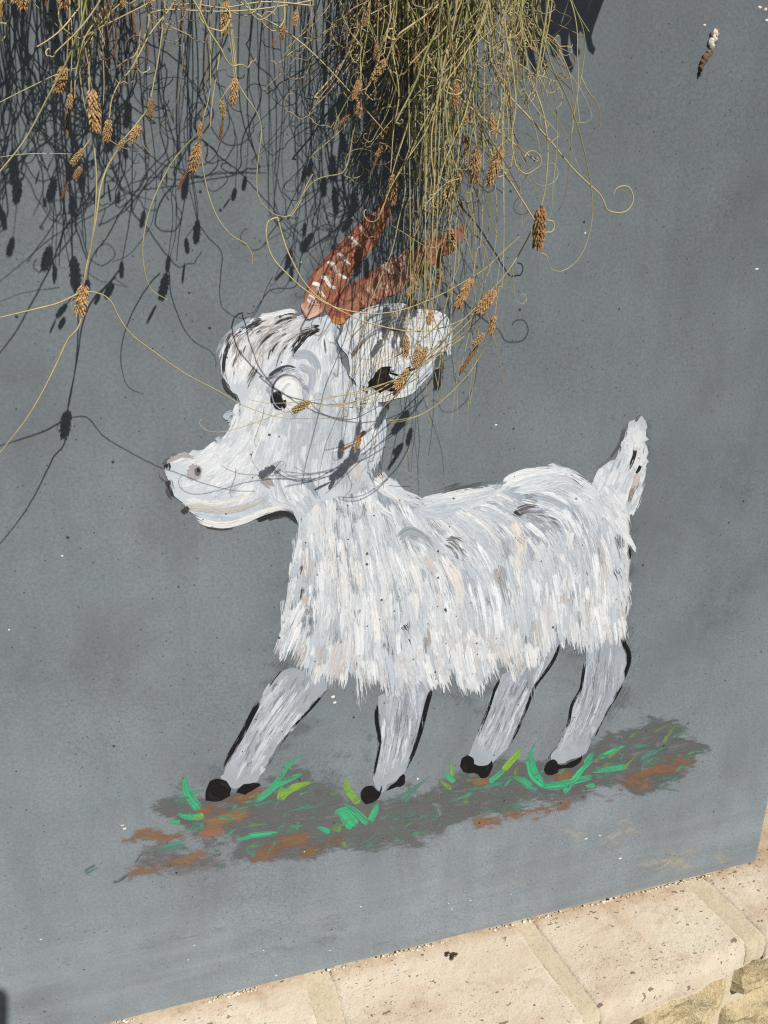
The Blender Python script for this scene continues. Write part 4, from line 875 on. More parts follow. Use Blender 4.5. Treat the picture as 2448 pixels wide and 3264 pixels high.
for i in range(700):
    s = rnd.random() ** .8; x = XL + .3 + (XR - XL - .3) * rnd.random(); cl = mnoise.noise(Vector((x * 14, 0, 0)))
    if rnd.random() > .35 + cl * 1.3: continue
    r = rnd.uniform(.0004, .0014) * (1.25 if cl > .1 else 1)
    lump(V, F, C, (x, -rnd.uniform(.0002, .003), LEDGE_Z + .0006 + (rnd.random() ** 3) * .004), np.array([r * 1.5, r, r]), rnd.choice(((236, 232, 220), (226, 214, 190), (232, 226, 212), (200, 176, 140))), i, seg=5)
f = mesh_obj('mortar_crumbs', V, F, M_CRUMB, wall, cols=C, smooth=True, origin=WO); f['kind'] = 'stuff'
V, F, C = [], [], []
path = cat_rom([(2284, 100), (2276, 118), (2268, 140), (2264, 160), (2256, 178), (2244, 192), (2236, 214), (2226, 240)], 5)
for i, (x, y) in enumerate(path):
    u = i / len(path); r = [12, 11, 9, 10, 12, 8, 6, 4][min(7, int(u * 8))] * rnd.uniform(.75, 1.2)
    col = (222, 216, 204) if u < .3 else ((178, 162, 138) if u < .45 else ((120, 96, 72) if u < .85 else (50, 42, 40)))
    if u < .5 and rnd.random() < .35: col = (140, 116, 90)
    lump(V, F, C, P(x + rnd.uniform(-4, 4), y, .0012), np.array([r * .00027, .0016, r * .00030]), col, 50 + i)
mesh_obj('bird_dropping', V, F, M_CRUMB, planter, cols=C, smooth=True, origin=PO)['label'] = 'dried white and brown bird dropping stuck high on the planter'
V, F, C = [], [], []
c = PL(1440, 3050, LEDGE_Z)
for i in range(16): lump(V, F, C, c + np.array([rnd.uniform(-.006, .006), rnd.uniform(-.004, .004), rnd.uniform(.001, .004)]), np.array([.0022, .0016, .0014]) * rnd.uniform(.6, 1.3), rnd.choice(((110, 88, 78), (86, 66, 58), (140, 118, 104))), i, seg=5)
f = mesh_obj('dead_insect', V, F, M_HEAD, cols=C, smooth=True, origin=tuple(c)); f['label'] = 'small dried brown insect husk lying on the travertine ledge'; f['category'] = 'insect'

# ------------------------------------------------------------------ trailing sedge
def tube(path, r0, r1, cols, sides=5):
    p = np.asarray(path, float); n = len(p); t = np.gradient(p, axis=0); t /= np.linalg.norm(t, axis=1)[:, None] + 1e-12
    ref = np.array([.31, .87, .38]); a = np.cross(t, ref); a /= np.linalg.norm(a, axis=1)[:, None] + 1e-12; b = np.cross(t, a)
    u = np.linspace(0, 1, n); r = r0 + (r1 - r0) * u ** 1.6
    ang = np.linspace(0, 2 * math.pi, sides, endpoint=False)
    V = (p[:, None, :] + (a[:, None, :] * np.cos(ang)[None, :, None] + b[:, None, :] * np.sin(ang)[None, :, None] * .7) * r[:, None, None]).reshape(-1, 3)
    i = np.arange(n - 1)[:, None] * sides; j = np.arange(sides)[None, :]; k = (j + 1) % sides
    F = np.stack([i + j, i + k, i + k + sides, i + j + sides], -1).reshape(-1, 4)
    cu = np.linspace(0, 1, len(cols)); cc = np.stack([np.interp(u, cu, [c[q] for c in cols]) for q in range(3)], 1)
    cc = cc * (1 + nr.normal(0, .05, (n, 1)))
    return V, F, np.repeat(cc, sides, 0)


GREEN, OLIVE, STRAW, GOLD, TAN, BROWN, GREY = [lin(c, .9) for c in ((132, 148, 84), (150, 148, 92), (204, 194, 140), (212, 190, 130), (174, 152, 112), (122, 92, 66), (166, 158, 144))]
PALS = {'g': [GREEN, GREEN, OLIVE, STRAW], 'o': [OLIVE, OLIVE, STRAW, TAN], 's': [OLIVE, STRAW, STRAW, GOLD], 'y': [STRAW, GOLD, GOLD, GOLD], 't': [STRAW, TAN, TAN, BROWN], 'b': [TAN, BROWN, BROWN, BROWN], 'w': [GREY, TAN, GREY, TAN]}
rim_at = P(1224, -470)[2]


class Plant:
    def __init__(s, label, x):
        s.o = np.array([x, .10, RIM_Z - .05]); s.root = thing('trailing_sedge', label, 'grass', s.o, 'sedge clumps hanging over the planter'); s.n = 0; s.bulk = [[], [], []]

    def stem3(s, path, r0, r1, pal, single=True):
        V, F, C = tube(path, r0, r1, PALS[pal])
        if single and s.n < 290: mesh_obj('stem', V, F.tolist(), M_GRASS, s.root, cols=C, smooth=True, origin=s.o); s.n += 1
        else:
            b = sum(len(q) for q in s.bulk[0]); s.bulk[0].append(V); s.bulk[1].append(F + b); s.bulk[2].append(C)

    def stem(s, pts, t0, t1, wd=5, pal='s', up=True, single=True):
        """a stem traced over the photograph; t = distance in front of the planter as a share of the lens distance"""
        pts = [tuple(map(float, q)) for q in pts]; n = len(pts); ts = [t0 + (t1 - t0) * i / max(1, n - 1) for i in range(n)]
        q = [np.array((x, y, t)) for (x, y), t in zip(pts, ts)]
        p2 = cat_rom([(a[0], a[1], a[2] * 2000) for a in q], 16); p2[:, 2] /= 2000
        wob = np.cumsum(nr.normal(0, .0007, len(p2))); p2[:, 2] += wob - wob * np.linspace(0, 1, len(p2))
        w3 = P(p2[:, 0], p2[:, 1], np.maximum(.002, p2[:, 2] * D))
        if up: w3 = np.vstack([s.rise(w3[0], w3[1] - w3[0]), w3])
        r = wd * .5 * .00021
        s.stem3(w3, r, r * .55, pal, single)

    def rise(s, p, d):
        """from the soil over the rim and out to the first traced point"""
        z = max(RIM_Z, p[2] + .03); x = p[0] + nr.normal(0, .012); out = p[1]
        soil = np.array([s.o[0] * .25 + x * .75 + nr.normal(0, .02), .04 + abs(nr.normal(0, .05)), RIM_Z - .055])
        top = np.array([x + nr.normal(0, .01), min(-.01, out * .45), z + .05 + nr.uniform(0, .05)])
        m1 = np.array([soil[0] * .6 + x * .4, .03, RIM_Z + .03])
        m2 = np.array([p[0] + nr.normal(0, .006), out * 1.02 + nr.normal(0, .004), p[2] + (z - p[2]) * .55])
        return cat_rom([soil, m1, top, m2, p], .012)[:-1]

    def finish(s):
        if s.bulk[0]:
            o = mesh_obj('fine_stems', np.vstack(s.bulk[0]), np.vstack(s.bulk[1]).tolist(), M_GRASS, s.root, cols=np.vstack(s.bulk[2]), smooth=True, origin=s.o); o['kind'] = 'stuff'


# seed heads: overlapping scales spiralled round a spindle
def head_mesh(seed, n, col, thin=False):
    r = random.Random(seed); V, F, C = [], [], []
    prof = lambda s_: (math.sin(math.pi * (.10 + .84 * s_)) ** .75)
    for i in range(9):
        s_ = i / 8
        for j in range(7): a = 2 * math.pi * j / 7; q = .115 * prof(s_) * (.25 if i in (0, 8) else 1); V.append((q * math.cos(a), q * math.sin(a), -s_)); C.append(lin((96, 60, 34)))
    for i in range(8):
        for j in range(7): F.append((i * 7 + j, i * 7 + (j + 1) % 7, i * 7 + 7 + (j + 1) % 7, i * 7 + 7 + j))
    for i in range(n):
        s_ = .02 + .90 * i / n; a = i * 2.39996 + r.uniform(-.12, .12); q = .12 * prof(s_) + .012; ln = r.uniform(.14, .19) * (1 if not thin else 1.3); wd = .036 + .016 * prof(s_); op = r.uniform(.03, .12) * (1 if not thin else .4)
        ca, sa = math.cos(a), math.sin(a); k = r.uniform(.75, 1.2)
        def pt(rad, tan, z): return (rad * ca - tan * sa, rad * sa + tan * ca, z)
        b = len(V)
        V += [pt(q * .7, 0, -s_ + .02), pt(q + op * .3, wd, -s_ - ln * .42), pt(q + op * .3, -wd, -s_ - ln * .42), pt(q + op * .75 + .02, 0, -s_ - ln * .45), pt(q + op, 0, -s_ - ln)]
        c1, c2 = lin(col) * k, lin((min(255, int(col[0] * 1.2)), min(255, int(col[1] * 1.22)), min(255, int(col[2] * 1.25)))) * k
        C += [c1 * .55, c1 * .85, c1 * .8, c2, c1 * .7]; F += [(b, b + 1, b + 3), (b, b + 3, b + 2), (b + 3, b + 1, b + 4), (b + 2, b + 3, b + 4)]
    me = bpy.data.meshes.new('seed_head'); me.from_pydata([tuple(map(float, v)) for v in V], [], F)
    a = me.color_attributes.new('Col', 'FLOAT_COLOR', 'POINT'); c = np.ones((len(V), 4)); c[:, :3] = np.clip(np.array(C), 0, 1); a.data.foreach_set('color', c.ravel()); me.materials.append(M_HEAD)
    return me


HM = [head_mesh(1, 120, (190, 152, 106)), head_mesh(2, 104, (200, 162, 114)), head_mesh(3, 132, (182, 142, 96)), head_mesh(4, 110, (178, 150, 100))]
HT = [head_mesh(5, 50, (148, 108, 72), True), head_mesh(6, 44, (164, 124, 82), True)]


def seed_head(pl, a, b, t, wd=1.0, thin=False, stem=True, dt=0.0, pal='s', lean=None):
    """a head whose attached end is at pixel a and free tip at pixel b"""
    p, q = P(*a, t * D), P(*b, (t + dt) * D); d = q - p; L = np.linalg.norm(d)
    z = -Vector(d / L); x = z.orthogonal().normalized(); x = Matrix.Rotation(rnd.uniform(0, 6.28), 3, z) @ x; y = z.cross(x)
    rr = L * wd * rnd.uniform(.66, .84) if not thin else L * wd * .42
    if not thin: rr = min(rr, L * 1.25)
    o = bpy.data.objects.new('seed_spike' if thin else 'seed_head', rnd.choice(HT if thin else HM)); COL.objects.link(o); o.parent = pl.root
    loc = p - pl.o; Mx = Matrix.Identity(4)
    for i in range(3): Mx[i][0], Mx[i][1], Mx[i][2], Mx[i][3] = x[i] * rr, y[i] * rr, z[i] * L, loc[i]
    o.matrix_local = Mx
    if stem:
        ax, ay = a; dx = (lean if lean is not None else (a[0] - b[0]) * .8 + rnd.uniform(-30, 30)); pts = [(ax + dx + rnd.uniform(-30, 30), min(-60, ay - 260)), (ax + dx * .8, ay - 190), (ax + dx * .35, ay - 80), (ax, ay + 4)]
        pl.stem(pts, t, t, 4.5, pal)


left = Plant('left sedge clump, its dry stems and brown seed heads hanging over the top left corner', -.02)
mid = Plant('dense central sedge clump hanging down over the goat\'s horns and ear', .42)
A, B = left, mid

# --- traced stems, left clump
for pts, t0, t1, wd, pal in (
        (vA((455, 0), (430, 120), (400, 200), (350, 330), (260, 500), (130, 740), (-20, 930)), .16, .17, 8, 'g'), (vA((440, 350), (320, 385), (180, 450), (-10, 545)), .13, .15, 5, 'g'),
        (vA((470, 300), (470, 450), (480, 640), (500, 800), (510, 950), (505, 1100), (490, 1250), (465, 1400), (444, 1500)), .13, .142, 8, 'o'), (vA((740, 700), (640, 775), (570, 880), (530, 1000), (512, 1130), (488, 1270), (455, 1420), (442, 1505)), .13, .142, 7, 's'),
        (vA((960, 0), (966, 100), (970, 250), (960, 400), (930, 550), (850, 680), (780, 760), (690, 800)), .11, .10, 4, 't'), (vA((960, -60), (910, 30), (800, 170), (740, 280), (690, 370), (630, 440), (590, 530), (578, 625)), .14, .14, 7, 's'),
        (vA((870, 60), (845, 260), (820, 400), (798, 515)), .14, .14, 6, 's'), (vA((795, 560), (750, 620), (690, 695), (645, 745)), .14, .14, 6, 's'), (vA((1205, -30), (1215, 60), (1240, 250), (1248, 330), (1245, 412)), .12, .12, 5, 's'), (vA((1242, 420), (1190, 492), (1165, 530)), .12, .12, 5, 's'),
        (vA((1195, 0), (1185, 150), (1160, 300), (1135, 450), (1120, 560), (1112, 670)), .12, .12, 6, 's'), (vA((1250, 430), (1300, 510), (1360, 600), (1383, 690), (1370, 800), (1357, 950), (1370, 1050), (1420, 1110), (1470, 1140), (1540, 1140), (1590, 1060), (1620, 980), (1655, 920)), .12, .10, 5, 's'),
        (vA((1062, 740), (1070, 870), (1100, 1020), (1150, 1150), (1220, 1240), (1300, 1290), (1335, 1350), (1332, 1398)), .12, .115, 5, 's'), (vA((1010, 740), (930, 830), (880, 910), (830, 1010), (780, 1150), (755, 1300), (765, 1430), (800, 1530), (885, 1585)), .12, .11, 5, 's'),
        (vA((1130, -20), (1110, 120), (1085, 250), (1090, 400), (1072, 560), (1060, 640)), .12, .12, 5, 't'), (vA((1200, -40), (1280, 20), (1400, 100), (1520, 170), (1659, 285), (1800, 430), (2030, 690)), .10, .13, 6, 's'), (vA((420, 40), (330, 150), (250, 215), (195, 247)), .15, .17, 7, 'y'),
        (vA((480, 730), (450, 775), (430, 800)), .14, .14, 5, 's'), (vA((380, 815), (280, 812), (130, 815), (-10, 832)), .12, .13, 3, 's'), (vA((560, 730), (650, 780), (800, 828)), .12, .12, 3, 't'), (vA((742, 690), (750, 755), (805, 825)), .13, .12, 3, 's'),
        (vA((370, -20), (365, 100), (358, 250), (350, 345)), .145, .145, 6, 'o'), (vA((440, -20), (420, 150), (415, 320), (440, 520), (470, 660)), .13, .13, 6, 'g'), (vA((600, -20), (520, 90), (440, 220), (400, 400), (395, 520)), .15, .14, 7, 'y'), (vA((700, -30), (590, 60), (480, 190), (410, 300)), .15, .14, 6, 'y'),
        (vA((520, -20), (540, 150), (545, 300), (550, 450), (545, 560)), .13, .12, 6, 's'), (vA((660, -10), (560, 200), (470, 320), (420, 410)), .13, .13, 4, 't'), (vA((480, -20), (500, 100), (540, 190), (560, 260)), .15, .15, 5, 'y'),
        (vA((840, -10), (700, 60), (560, 130), (500, 160)), .15, .15, 6, 'y'), (vA((780, -10), (800, 70), (880, 130), (1010, 190)), .14, .13, 5, 's'), (vA((1659, 0), (1500, 30), (1300, 55), (1100, 60), (900, 50), (780, 70)), .13, .14, 6, 's'), (vA((1659, 30), (1400, 10), (1180, 40), (1000, 20), (860, 60)), .13, .13, 6, 's'), (vA((1659, 205), (1560, 195), (1480, 190)), .11, .11, 4, 's')):
    A.stem(pts, t0, t1, wd, pal, up=pts[0][1] < 260)
for pts, t0, t1, wd, pal in (
        (vH((590, 60), (540, 85), (400, 150), (200, 200), (-20, 252)), .142, .15, 7, 'y'), (vH((595, 62), (700, 78), (780, 130), (840, 250), (930, 370), (1100, 500), (1300, 640), (1548, 770), (1700, 860), (1900, 935), (2060, 965)), .142, .11, 5, 'y'), (vH((578, 245), (545, 330), (480, 400), (400, 570), (300, 770), (180, 970), (-20, 1225)), .142, .14, 6, 'y'),
        (vH((560, 30), (520, 110), (500, 180), (540, 195)), .142, .142, 3, 'y')):
    A.stem(pts, t0, t1, wd, pal, up=False)
# --- traced stems, central clump and the long arcs over the goat
for pts, t0, t1, wd, pal, up in (
        (vA((1470, 1150), (1420, 1170), (1408, 1250), (1440, 1360), (1520, 1450), (1600, 1525)) + vD((240, 850), (450, 990), (650, 1050), (850, 1065), (1050, 1030), (1300, 930), (1500, 820), (1659, 720)) + vB((1060, 1210), (1145, 1135)), .10, .13, 6, 'y', False),
        (vA((1468, 1155), (1510, 1300), (1570, 1430)) + vD((300, 850), (430, 970), (700, 1110), (950, 1180), (1150, 1200), (1350, 1165), (1500, 1100), (1659, 1010)) + [(1590, 935)], .10, .13, 6, 'y', False),
        (vB((1215, 430), (1255, 550), (1275, 700), (1270, 850), (1250, 970), (1215, 1070), (1150, 1200), (1080, 1310), (1000, 1400), (900, 1508), (760, 1640), (640, 1760)) + vC((1150, 600), (950, 660)), .165, .12, 7, 's', True),
        (vB((1200, -20), (1210, 80), (1260, 200), (1300, 330), (1350, 430), (1400, 550), (1440, 680), (1470, 820), (1490, 950), (1485, 1080), (1450, 1200), (1400, 1270), (1340, 1305), (1290, 1290), (1270, 1230), (1240, 1215)), .17, .178, 6, 'g', True),
        (vB((1380, -40), (1395, 10), (1440, 120), (1455, 220), (1440, 350), (1410, 500), (1392, 640)), .17, .17, 5, 'g', True), (vB((1436, 370), (1470, 440), (1515, 500), (1530, 580), (1510, 650), (1470, 684)), .17, .17, 4, 't', False),
        (vB((1300, -40), (1290, 60), (1270, 170), (1240, 330), (1180, 480)), .16, .16, 6, 'y', True), (vB((1270, 0), (1330, 60), (1390, 85), (1330, 150), (1280, 190)), .16, .15, 4, 't', True), (vB((1330, 230), (1390, 260), (1405, 300), (1370, 330), (1320, 300)), .16, .16, 4, 'b', False),
        (vB((1330, 240), (1375, 340), (1395, 450), (1390, 620), (1380, 780), (1360, 940), (1330, 1010)), .16, .16, 4, 't', False), (vB((1255, 300), (1310, 480), (1320, 700), (1300, 900), (1290, 1040), (1250, 1060)), .16, .16, 4, 'o', False),
        (vB((560, -30), (540, 120), (525, 220), (500, 290)), .15, .15, 7, 's', True), (vB((530, 250), (560, 450), (535, 620), (520, 830)), .15, .15, 6, 's', True), (vB((370, 560), (340, 640), (320, 760), (290, 830), (200, 850), (140, 880), (90, 950), (40, 1030), (0, 1045)), .12, .10, 5, 's', False),
        (vB((620, 540), (590, 640), (550, 760), (525, 850)), .15, .15, 5, 's', False), (vB((380, 380), (320, 470), (270, 560), (245, 620)), .14, .14, 4, 'g', False), (vB((280, 60), (330, 160), (380, 230), (350, 300), (310, 210), (330, 130)), .15, .15, 4, 's', False),
        (vB((850, 860), (790, 880), (720, 950), (670, 1010), (650, 1110)), .14, .14, 5, 'y', False), (vB((520, 1080), (600, 1130), (680, 1180), (740, 1190), (780, 1150)), .13, .13, 3, 's', False)):
    B.stem(pts, t0, t1, wd, pal, up=up)
for pts, t0, t1, wd, pal in (
        (vC((1600, 250), (1450, 420), (1300, 510), (1150, 560), (1000, 600), (850, 625), (640, 640), (520, 620)), .15, .095, 4, 's'), (vC((1560, 300), (1380, 470), (1200, 600), (1000, 650), (860, 640)), .15, .097, 4, 's'), (vC((1420, 500), (1250, 600), (1080, 660), (900, 650), (700, 690), (560, 740), (400, 788), (300, 785), (258, 745), (275, 722), (305, 735)), .12, .08, 4, 'y'),
        (vC((845, 635), (900, 690), (1000, 720), (1080, 720), (1200, 660)), .10, .09, 4, 'b'), (vC((1390, 480), (1280, 620), (1200, 720), (1140, 790), (1110, 800)), .12, .064, 4, 's'), (vC((1659, 510), (1560, 610), (1450, 690), (1350, 730), (1270, 742)), .15, .12, 5, 'y'), (vC((1659, 285), (1500, 400), (1360, 480), (1230, 540), (1080, 590), (930, 605)), .15, .11, 5, 'y'),
        (vC((600, 660), (590, 720), (550, 830), (560, 872)), .09, .08, 3, 'y'), (vC((855, 620), (880, 585), (910, 600), (900, 640), (860, 640)), .10, .10, 2.5, 't'), (vC((700, 560), (690, 600), (720, 660), (770, 720)), .09, .09, 2.5, 't'), (vC((1330, 985), (1370, 1010), (1405, 1030), (1398, 1058)), .03, .01, 3, 'y'), (vC((1170, 800), (1190, 900), (1150, 960), (1120, 1000)), .06, .05, 3, 't'),
        (vC((960, 620), (1050, 700), (900, 720), (740, 720)), .10, .09, 2.5, 't'), (vC((1380, 840), (1360, 900), (1340, 950)), .10, .1, 3, 's'),
        (vN((690, 1075), (685, 1200), (680, 1330), (655, 1440)), .15, .13, 5, 's'), (vN((1260, 670), (1180, 800), (1000, 1100), (860, 1260), (680, 1430), (480, 1560), (300, 1610), (140, 1630)), .15, .12, 5, 's'), (vN((1480, 20), (1250, 320), (1000, 560), (780, 780), (560, 1000), (300, 1260), (60, 1500)), .16, .13, 5, 's'),
        (vN((1200, 450), (900, 720), (600, 940), (330, 1120), (0, 1330)), .15, .12, 4, 's'), (vN((760, 500), (560, 700), (300, 900), (0, 1040)), .15, .12, 5, 's'), (vN((900, 300), (780, 560), (740, 760), (700, 960), (690, 1080)), .15, .15, 4, 'g')):
    B.stem(pts, t0, t1, wd, pal, up=False)

# --- traced seed heads
for a, b, t, w_, st in (
        ((345, 345), (300, 495), .145, 1.25, 0), ((375, 490), (365, 575), .145, 1.3, 1), ((485, 460), (508, 695), .14, .95, 1), ((580, 625), (558, 750), .14, 1.1, 0), ((796, 510), (795, 618), .14, 1.1, 0), ((742, 660), (692, 748), .14, 1.2, 0), ((655, 735), (625, 790), .14, 1.3, 0), ((1200, -5), (1182, 178), .13, .95, 1), ((1245, 405), (1232, 552), .12, 1.1, 0), ((1170, 525), (1180, 615), .12, 1.15, 0),
        ((1065, 635), (1052, 735), .12, 1.15, 0), ((1050, 750), (1015, 910), .12, 1.05, 1), ((1570, 50), (1555, 140), .13, 1.2, 1), ((1505, 130), (1488, 205), .13, 1.3, 1), ((445, 785), (378, 870), .14, 1.1, 0), ((430, 880), (395, 945), .14, 1.25, 0), ((12, -20), (5, 90), .15, 1.1, 1), ((446, 1500), (418, 1668), .142, 1.1, 0), ((640, -60), (655, 40), .15, 1.1, 1), ((800, -60), (790, 20), .15, 1.1, 1), ((300, -50), (310, 20), .15, 1.1, 1)):
    seed_head(A, vA(a)[0], vA(b)[0], t, w_, stem=bool(st))
for a, b in (((352, 565), (356, 715)), ((1180, 615), (1163, 745)), ((1000, 885), (940, 1002)), ((365, 955), (328, 1045)), ((1475, 190), (1428, 258)), ((700, 50), (716, 175)), ((1075, -10), (1072, 80)), ((265, -60), (240, 30))):
    seed_head(A, vA(a)[0], vA(b)[0], .13, 1.0, thin=True, stem=False)
for a, b, t, w_, st in (
        ((1245, 985), (1228, 1195), .165, .95, 0), ((1057, 700), (988, 888), .16, .95, 1), ((935, 705), (922, 885), .16, .95, 1), ((862, 805), (778, 978), .16, 1.0, 1), ((735, 925), (728, 1048), .15, 1.0, 1), ((803, 1088), (815, 1220), .155, 1.1, 1), ((692, 1200), (662, 1332), .15, 1.0, 1), ((760, 1190), (742, 1290), .15, 1.1, 1), ((760, 1290), (750, 1380), .15, 1.1, 0),
        ((532, 830), (526, 988), .15, 1.0, 0), ((528, 588), (484, 675), .15, 1.15, 1), ((508, 690), (452, 750), .15, 1.2, 0), ((500, 282), (432, 388), .15, 1.2, 0), ((455, 210), (448, 290), .15, 1.2, 1), ((372, 378), (345, 482), .15, 1.1, 1), ((372, 480), (365, 565), .15, 1.15, 0), ((836, 388), (830, 520), .16, 1.0, 1), ((842, 605), (836, 672), .16, 1.3, 1), ((882, 520), (878, 605), .16, 1.1, 1),
        ((1003, 535), (1015, 648), .15, .9, 1), ((890, 650), (882, 745), .155, 1.1, 1), ((915, 1328), (838, 1478), .155, .95, 1), ((1028, 1388), (938, 1508), .155, 1.0, 1), ((650, 1350), (595, 1430), .14, 1.2, 1), ((706, 1335), (704, 1388), .145, 1.4, 1), ((700, 60), (690, 160), .12, 1.1, 1), ((420, 40), (400, 130), .12, 1.1, 1), ((540, 210), (545, 320), .12, 1.1, 1), ((360, 140), (340, 230), .11, 1.1, 1), ((640, 250), (650, 340), .12, 1.1, 1)):
    seed_head(B, vB(a)[0], vB(b)[0], .072 if (a[0] < 900 and a[1] > 520) else t, w_, stem=bool(st))
for a, b, t, w_, st in (((845, 628), (752, 682), .097, 1.2, 0), ((1138, 785), (1082, 830), .064, 1.2, 0), ((1112, 820), (1082, 885), .064, 1.2, 0), ((1355, 280), (1345, 395), .14, 1.1, 1), ((1425, 325), (1400, 452), .14, 1.1, 1), ((1462, 340), (1430, 420), .14, 1.2, 1), ((1375, 445), (1290, 565), .13, 1.0, 1), ((1490, 140), (1468, 225), .145, 1.1, 1), ((1345, 510), (1290, 600), .12, 1.0, 0)):
    seed_head(B, vC(a)[0], vC(b)[0], t, w_, stem=bool(st))
for a, b, t, w_, st in (((1250, 500), (1200, 715), .15, 1.05, 1), ((1150, 700), (1020, 830), .15, 1.1, 0)):
    seed_head(B, vN(a)[0], vN(b)[0], t, w_, stem=bool(st))
for a, b in ((vN((1080, 820)), vN((885, 1120))), (vB((855, 955)), vB((872, 1025))), (vB((515, 995)), vB((523, 1085))), (vB((460, 750)), vB((432, 818))), (vB((345, 520)), vB((252, 625))), (vC((1085, 850)), vC((1000, 892))), (vB((712, 1385)), vB((708, 1450)))):
    seed_head(B, a[0], b[0], .14 if a[0][1] < 1300 else .064, 1.0, thin=True, stem=False)

# --- the mass of finer stems: most end above or near the top edge, the central lock hangs lower
def strand(pl, x, yend, t, pal, wd, curl, drift, single):
    y0 = min(-120, yend - 300); n = 4 + int((yend - y0) / 110); pts = []; hx = rnd.gauss(0, 9); xx = x; y = y0
    for i in range(n):
        u = i / (n - 1); hx = hx * .72 + rnd.gauss(0, 18 if pl is A else 11); xx += hx + drift / n * 2 * u
        pts.append((xx, y0 + (yend - y0) * u))
    if curl > 0:
        cx, cy = pts[-1]; r = rnd.uniform(14, 60) * curl; sg = rnd.choice((-1, 1)); tot = rnd.uniform(1.5, 6.5)
        for k in range(1, 10):
            a = tot * k / 9; rr = r * (1 - .07 * k); pts.append((cx + sg * (r - rr * math.cos(a)), cy + rr * math.sin(a) * rnd.uniform(.8, 1.2)))
    pl.stem(pts, t, t * rnd.uniform(.78, 1.1), wd, pal, True, single)


for i in range(120):                                     # left fringe
    x = rnd.uniform(-60, 500) if i % 7 else rnd.uniform(480, 980)
    if i % 7: yend = rnd.gauss(-110, 70) if rnd.random() < .90 else rnd.uniform(20, 220)
    else: yend = rnd.gauss(-130, 60) if rnd.random() < .82 else rnd.uniform(0, 160)
    strand(A, x, yend, rnd.uniform(.08, .19), rnd.choice('sooostgtyb'), rnd.uniform(4.5, 8), rnd.choice((.4, .8, 1.2, 1.8)), rnd.gauss(0, 80), i % 2 == 0)
for i in range(340):                                     # central lock
    x = rnd.gauss(1370, 170) if i % 4 else rnd.uniform(1250, 1770)
    if x < 1060 or x > 1790: x = rnd.uniform(1120, 1700)
    cen = 1 - min(1, abs(x - 1380) / 400)
    cap = np.interp(x, (1000, 1100, 1200, 1290, 1380, 1480, 1560, 1680, 1790), (110, 260, 420, 520, 640, 900, 640, 540, 330)); yend = cap * (.10 + .90 * rnd.random() ** 1.5)
    if i % 5 == 1: yend = rnd.uniform(-60, 170); x = rnd.uniform(1200, 1700)
    tt = rnd.uniform(.09, .20)
    if x < 1460 and yend > 20: tt = rnd.uniform(.02, .065) if rnd.random() < .88 else tt
    strand(B, x, yend, tt, rnd.choice('ssssyyoogggggttbw'), rnd.uniform(3, 6.5) if i % 12 else rnd.uniform(7, 10), (rnd.choice((0, .5, 1, 1.3)) if x < 1600 else rnd.choice((0, 0, .5))), max(-260, min(1780 - x, rnd.gauss(-10, 120) if i % 6 else rnd.gauss(-60, 260))), i % 2 == 0)
for i in range(32):                                      # the long lock over the ear
    x = rnd.uniform(1400, 1560); strand(B, x, rnd.uniform(850, 1380), rnd.uniform(.08, .14), rnd.choice('ggoos'), rnd.uniform(3, 5.5), rnd.choice((0, 0, 0, .5)), rnd.uniform(-160, 0), True)
for i in range(80):                                      # loose curls
    x, y = (rnd.uniform(1100, 1750), rnd.uniform(60, 560)) if i % 3 else (rnd.uniform(300, 1100), rnd.uniform(-60, 120)); r = rnd.uniform(22, 70); a0 = rnd.uniform(0, 6.28); tot = rnd.uniform(2, 5)
    B.stem([(x + r * math.cos(a0 + tot * k / 9) * (1 + .05 * k), y + r * math.sin(a0 + tot * k / 9)) for k in range(10)], *(([rnd.uniform(.03, .09)] * 2) if x < 1560 else [.15, .15]), 3.6, rnd.choice('ttbsw'), False)
for i in range(26):                                      # heads hidden above the frame: their shadows fall into view
    x = rnd.uniform(0, 620) if i % 2 else rnd.uniform(1280, 1600); y = rnd.uniform(-330, -60); pl = A if i % 2 else B
    seed_head(pl, (x, y), (x + rnd.uniform(-25, 20), y + rnd.uniform(60, 110)), rnd.uniform(.12, .19), rnd.uniform(1, 1.2))
A.finish(); B.finish()

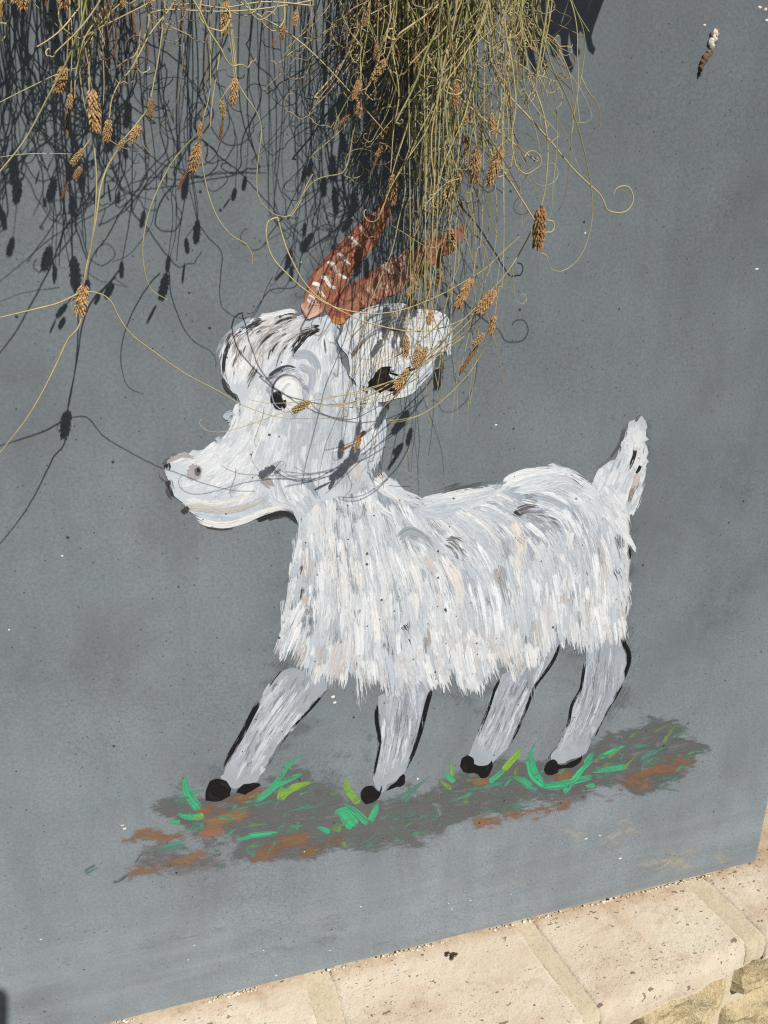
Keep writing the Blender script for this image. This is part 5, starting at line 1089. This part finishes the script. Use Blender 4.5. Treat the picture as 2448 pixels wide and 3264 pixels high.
# --- broad toothed leaves above the frame whose pointed shadow shows at the top
LO = P(2150, -620, .05); LO[2] = RIM_Z - .05; LO[1] = .08
lf = thing('leafy_plant', 'broad pointed leaves drooping over the rim, known by their jagged shadow at the top', 'plant', LO)
M_LEAF = plain('leaf_green', (84, 104, 58), .5, .4, 60)
for i, (x, y, x2, y2, wd) in enumerate(((2030, -640, 2060, -470, 46), (2075, -660, 2105, -425, 50), (2120, -650, 2140, -455, 44), (2165, -660, 2180, -500, 60), (2205, -650, 2235, -438, 40), (2250, -660, 2262, -500, 60), (2300, -660, 2320, -510, 56), (2180, -760, 2200, -600, 110), (2100, -760, 2110, -600, 110), (2270, -750, 2290, -600, 90))):
    ax = cat_rom([tuple(P((x + LO[0]) if 0 else x, y - 140, .02)), tuple(P(x, y, .10)), tuple(P(x * .5 + x2 * .5, (y + y2) / 2, .115)), tuple(P(x2, y2, .1125))], .012)
    ax = np.vstack([np.array([[ax[0][0] * .5 + LO[0] * .5, .08, RIM_Z - .05]]), ax]); n = len(ax); V = []; F = []
    for k, p in enumerate(ax):
        u = k / (n - 1); hw = wd * .00017 * (.35 + 1.1 * u if u < .55 else (1 - u) / .45 * .95) * (1 + (.22 if k % 2 else -.1)) + .0003
        V += [p + np.array([-hw, .002, 0]), p + np.array([0, -.002, 0]), p + np.array([hw, .002, 0])]
    for k in range(n - 1):
        b = k * 3; F += [(b, b + 1, b + 4, b + 3), (b + 1, b + 2, b + 5, b + 4)]
    o = mesh_obj('leaf', V, F, M_LEAF, lf, origin=LO); md = o.modifiers.new('thick', 'SOLIDIFY'); md.thickness = .0008

# --- the phone that took the picture: its shadow lies in the lower left corner
M_PH = plain('phone_black', (30, 31, 34), .3, .1)
ph = thing('smartphone', 'dark smartphone held up in front of the planter, its shadow in the lower left corner', 'phone', tuple(CAM + np.array(SUN) * .035))
V = []; F = []; ring = []; r = .010; cw, ch = .067, .138; cx, cz = .016 - cw / 2, .010 - ch / 2
for qx, qz, a0 in ((1, 1, 0), (-1, 1, 90), (-1, -1, 180), (1, -1, 270)):
    for k in range(6):
        a = R(a0 + 18 * k); ring.append((cx + qx * (cw / 2 - r) + r * math.cos(a), cz + qz * (ch / 2 - r) + r * math.sin(a)))
for dy in (-.004, .004):
    for a, b in ring: V.append(rgt * a + upv * b - fwd * dy)
n = len(ring); F = [tuple(range(n)), tuple(range(2 * n - 1, n - 1, -1))] + [(i, n + i, n + (i + 1) % n, (i + 1) % n) for i in range(n)]
mesh_obj('phone_body', V, F, M_PH, ph)
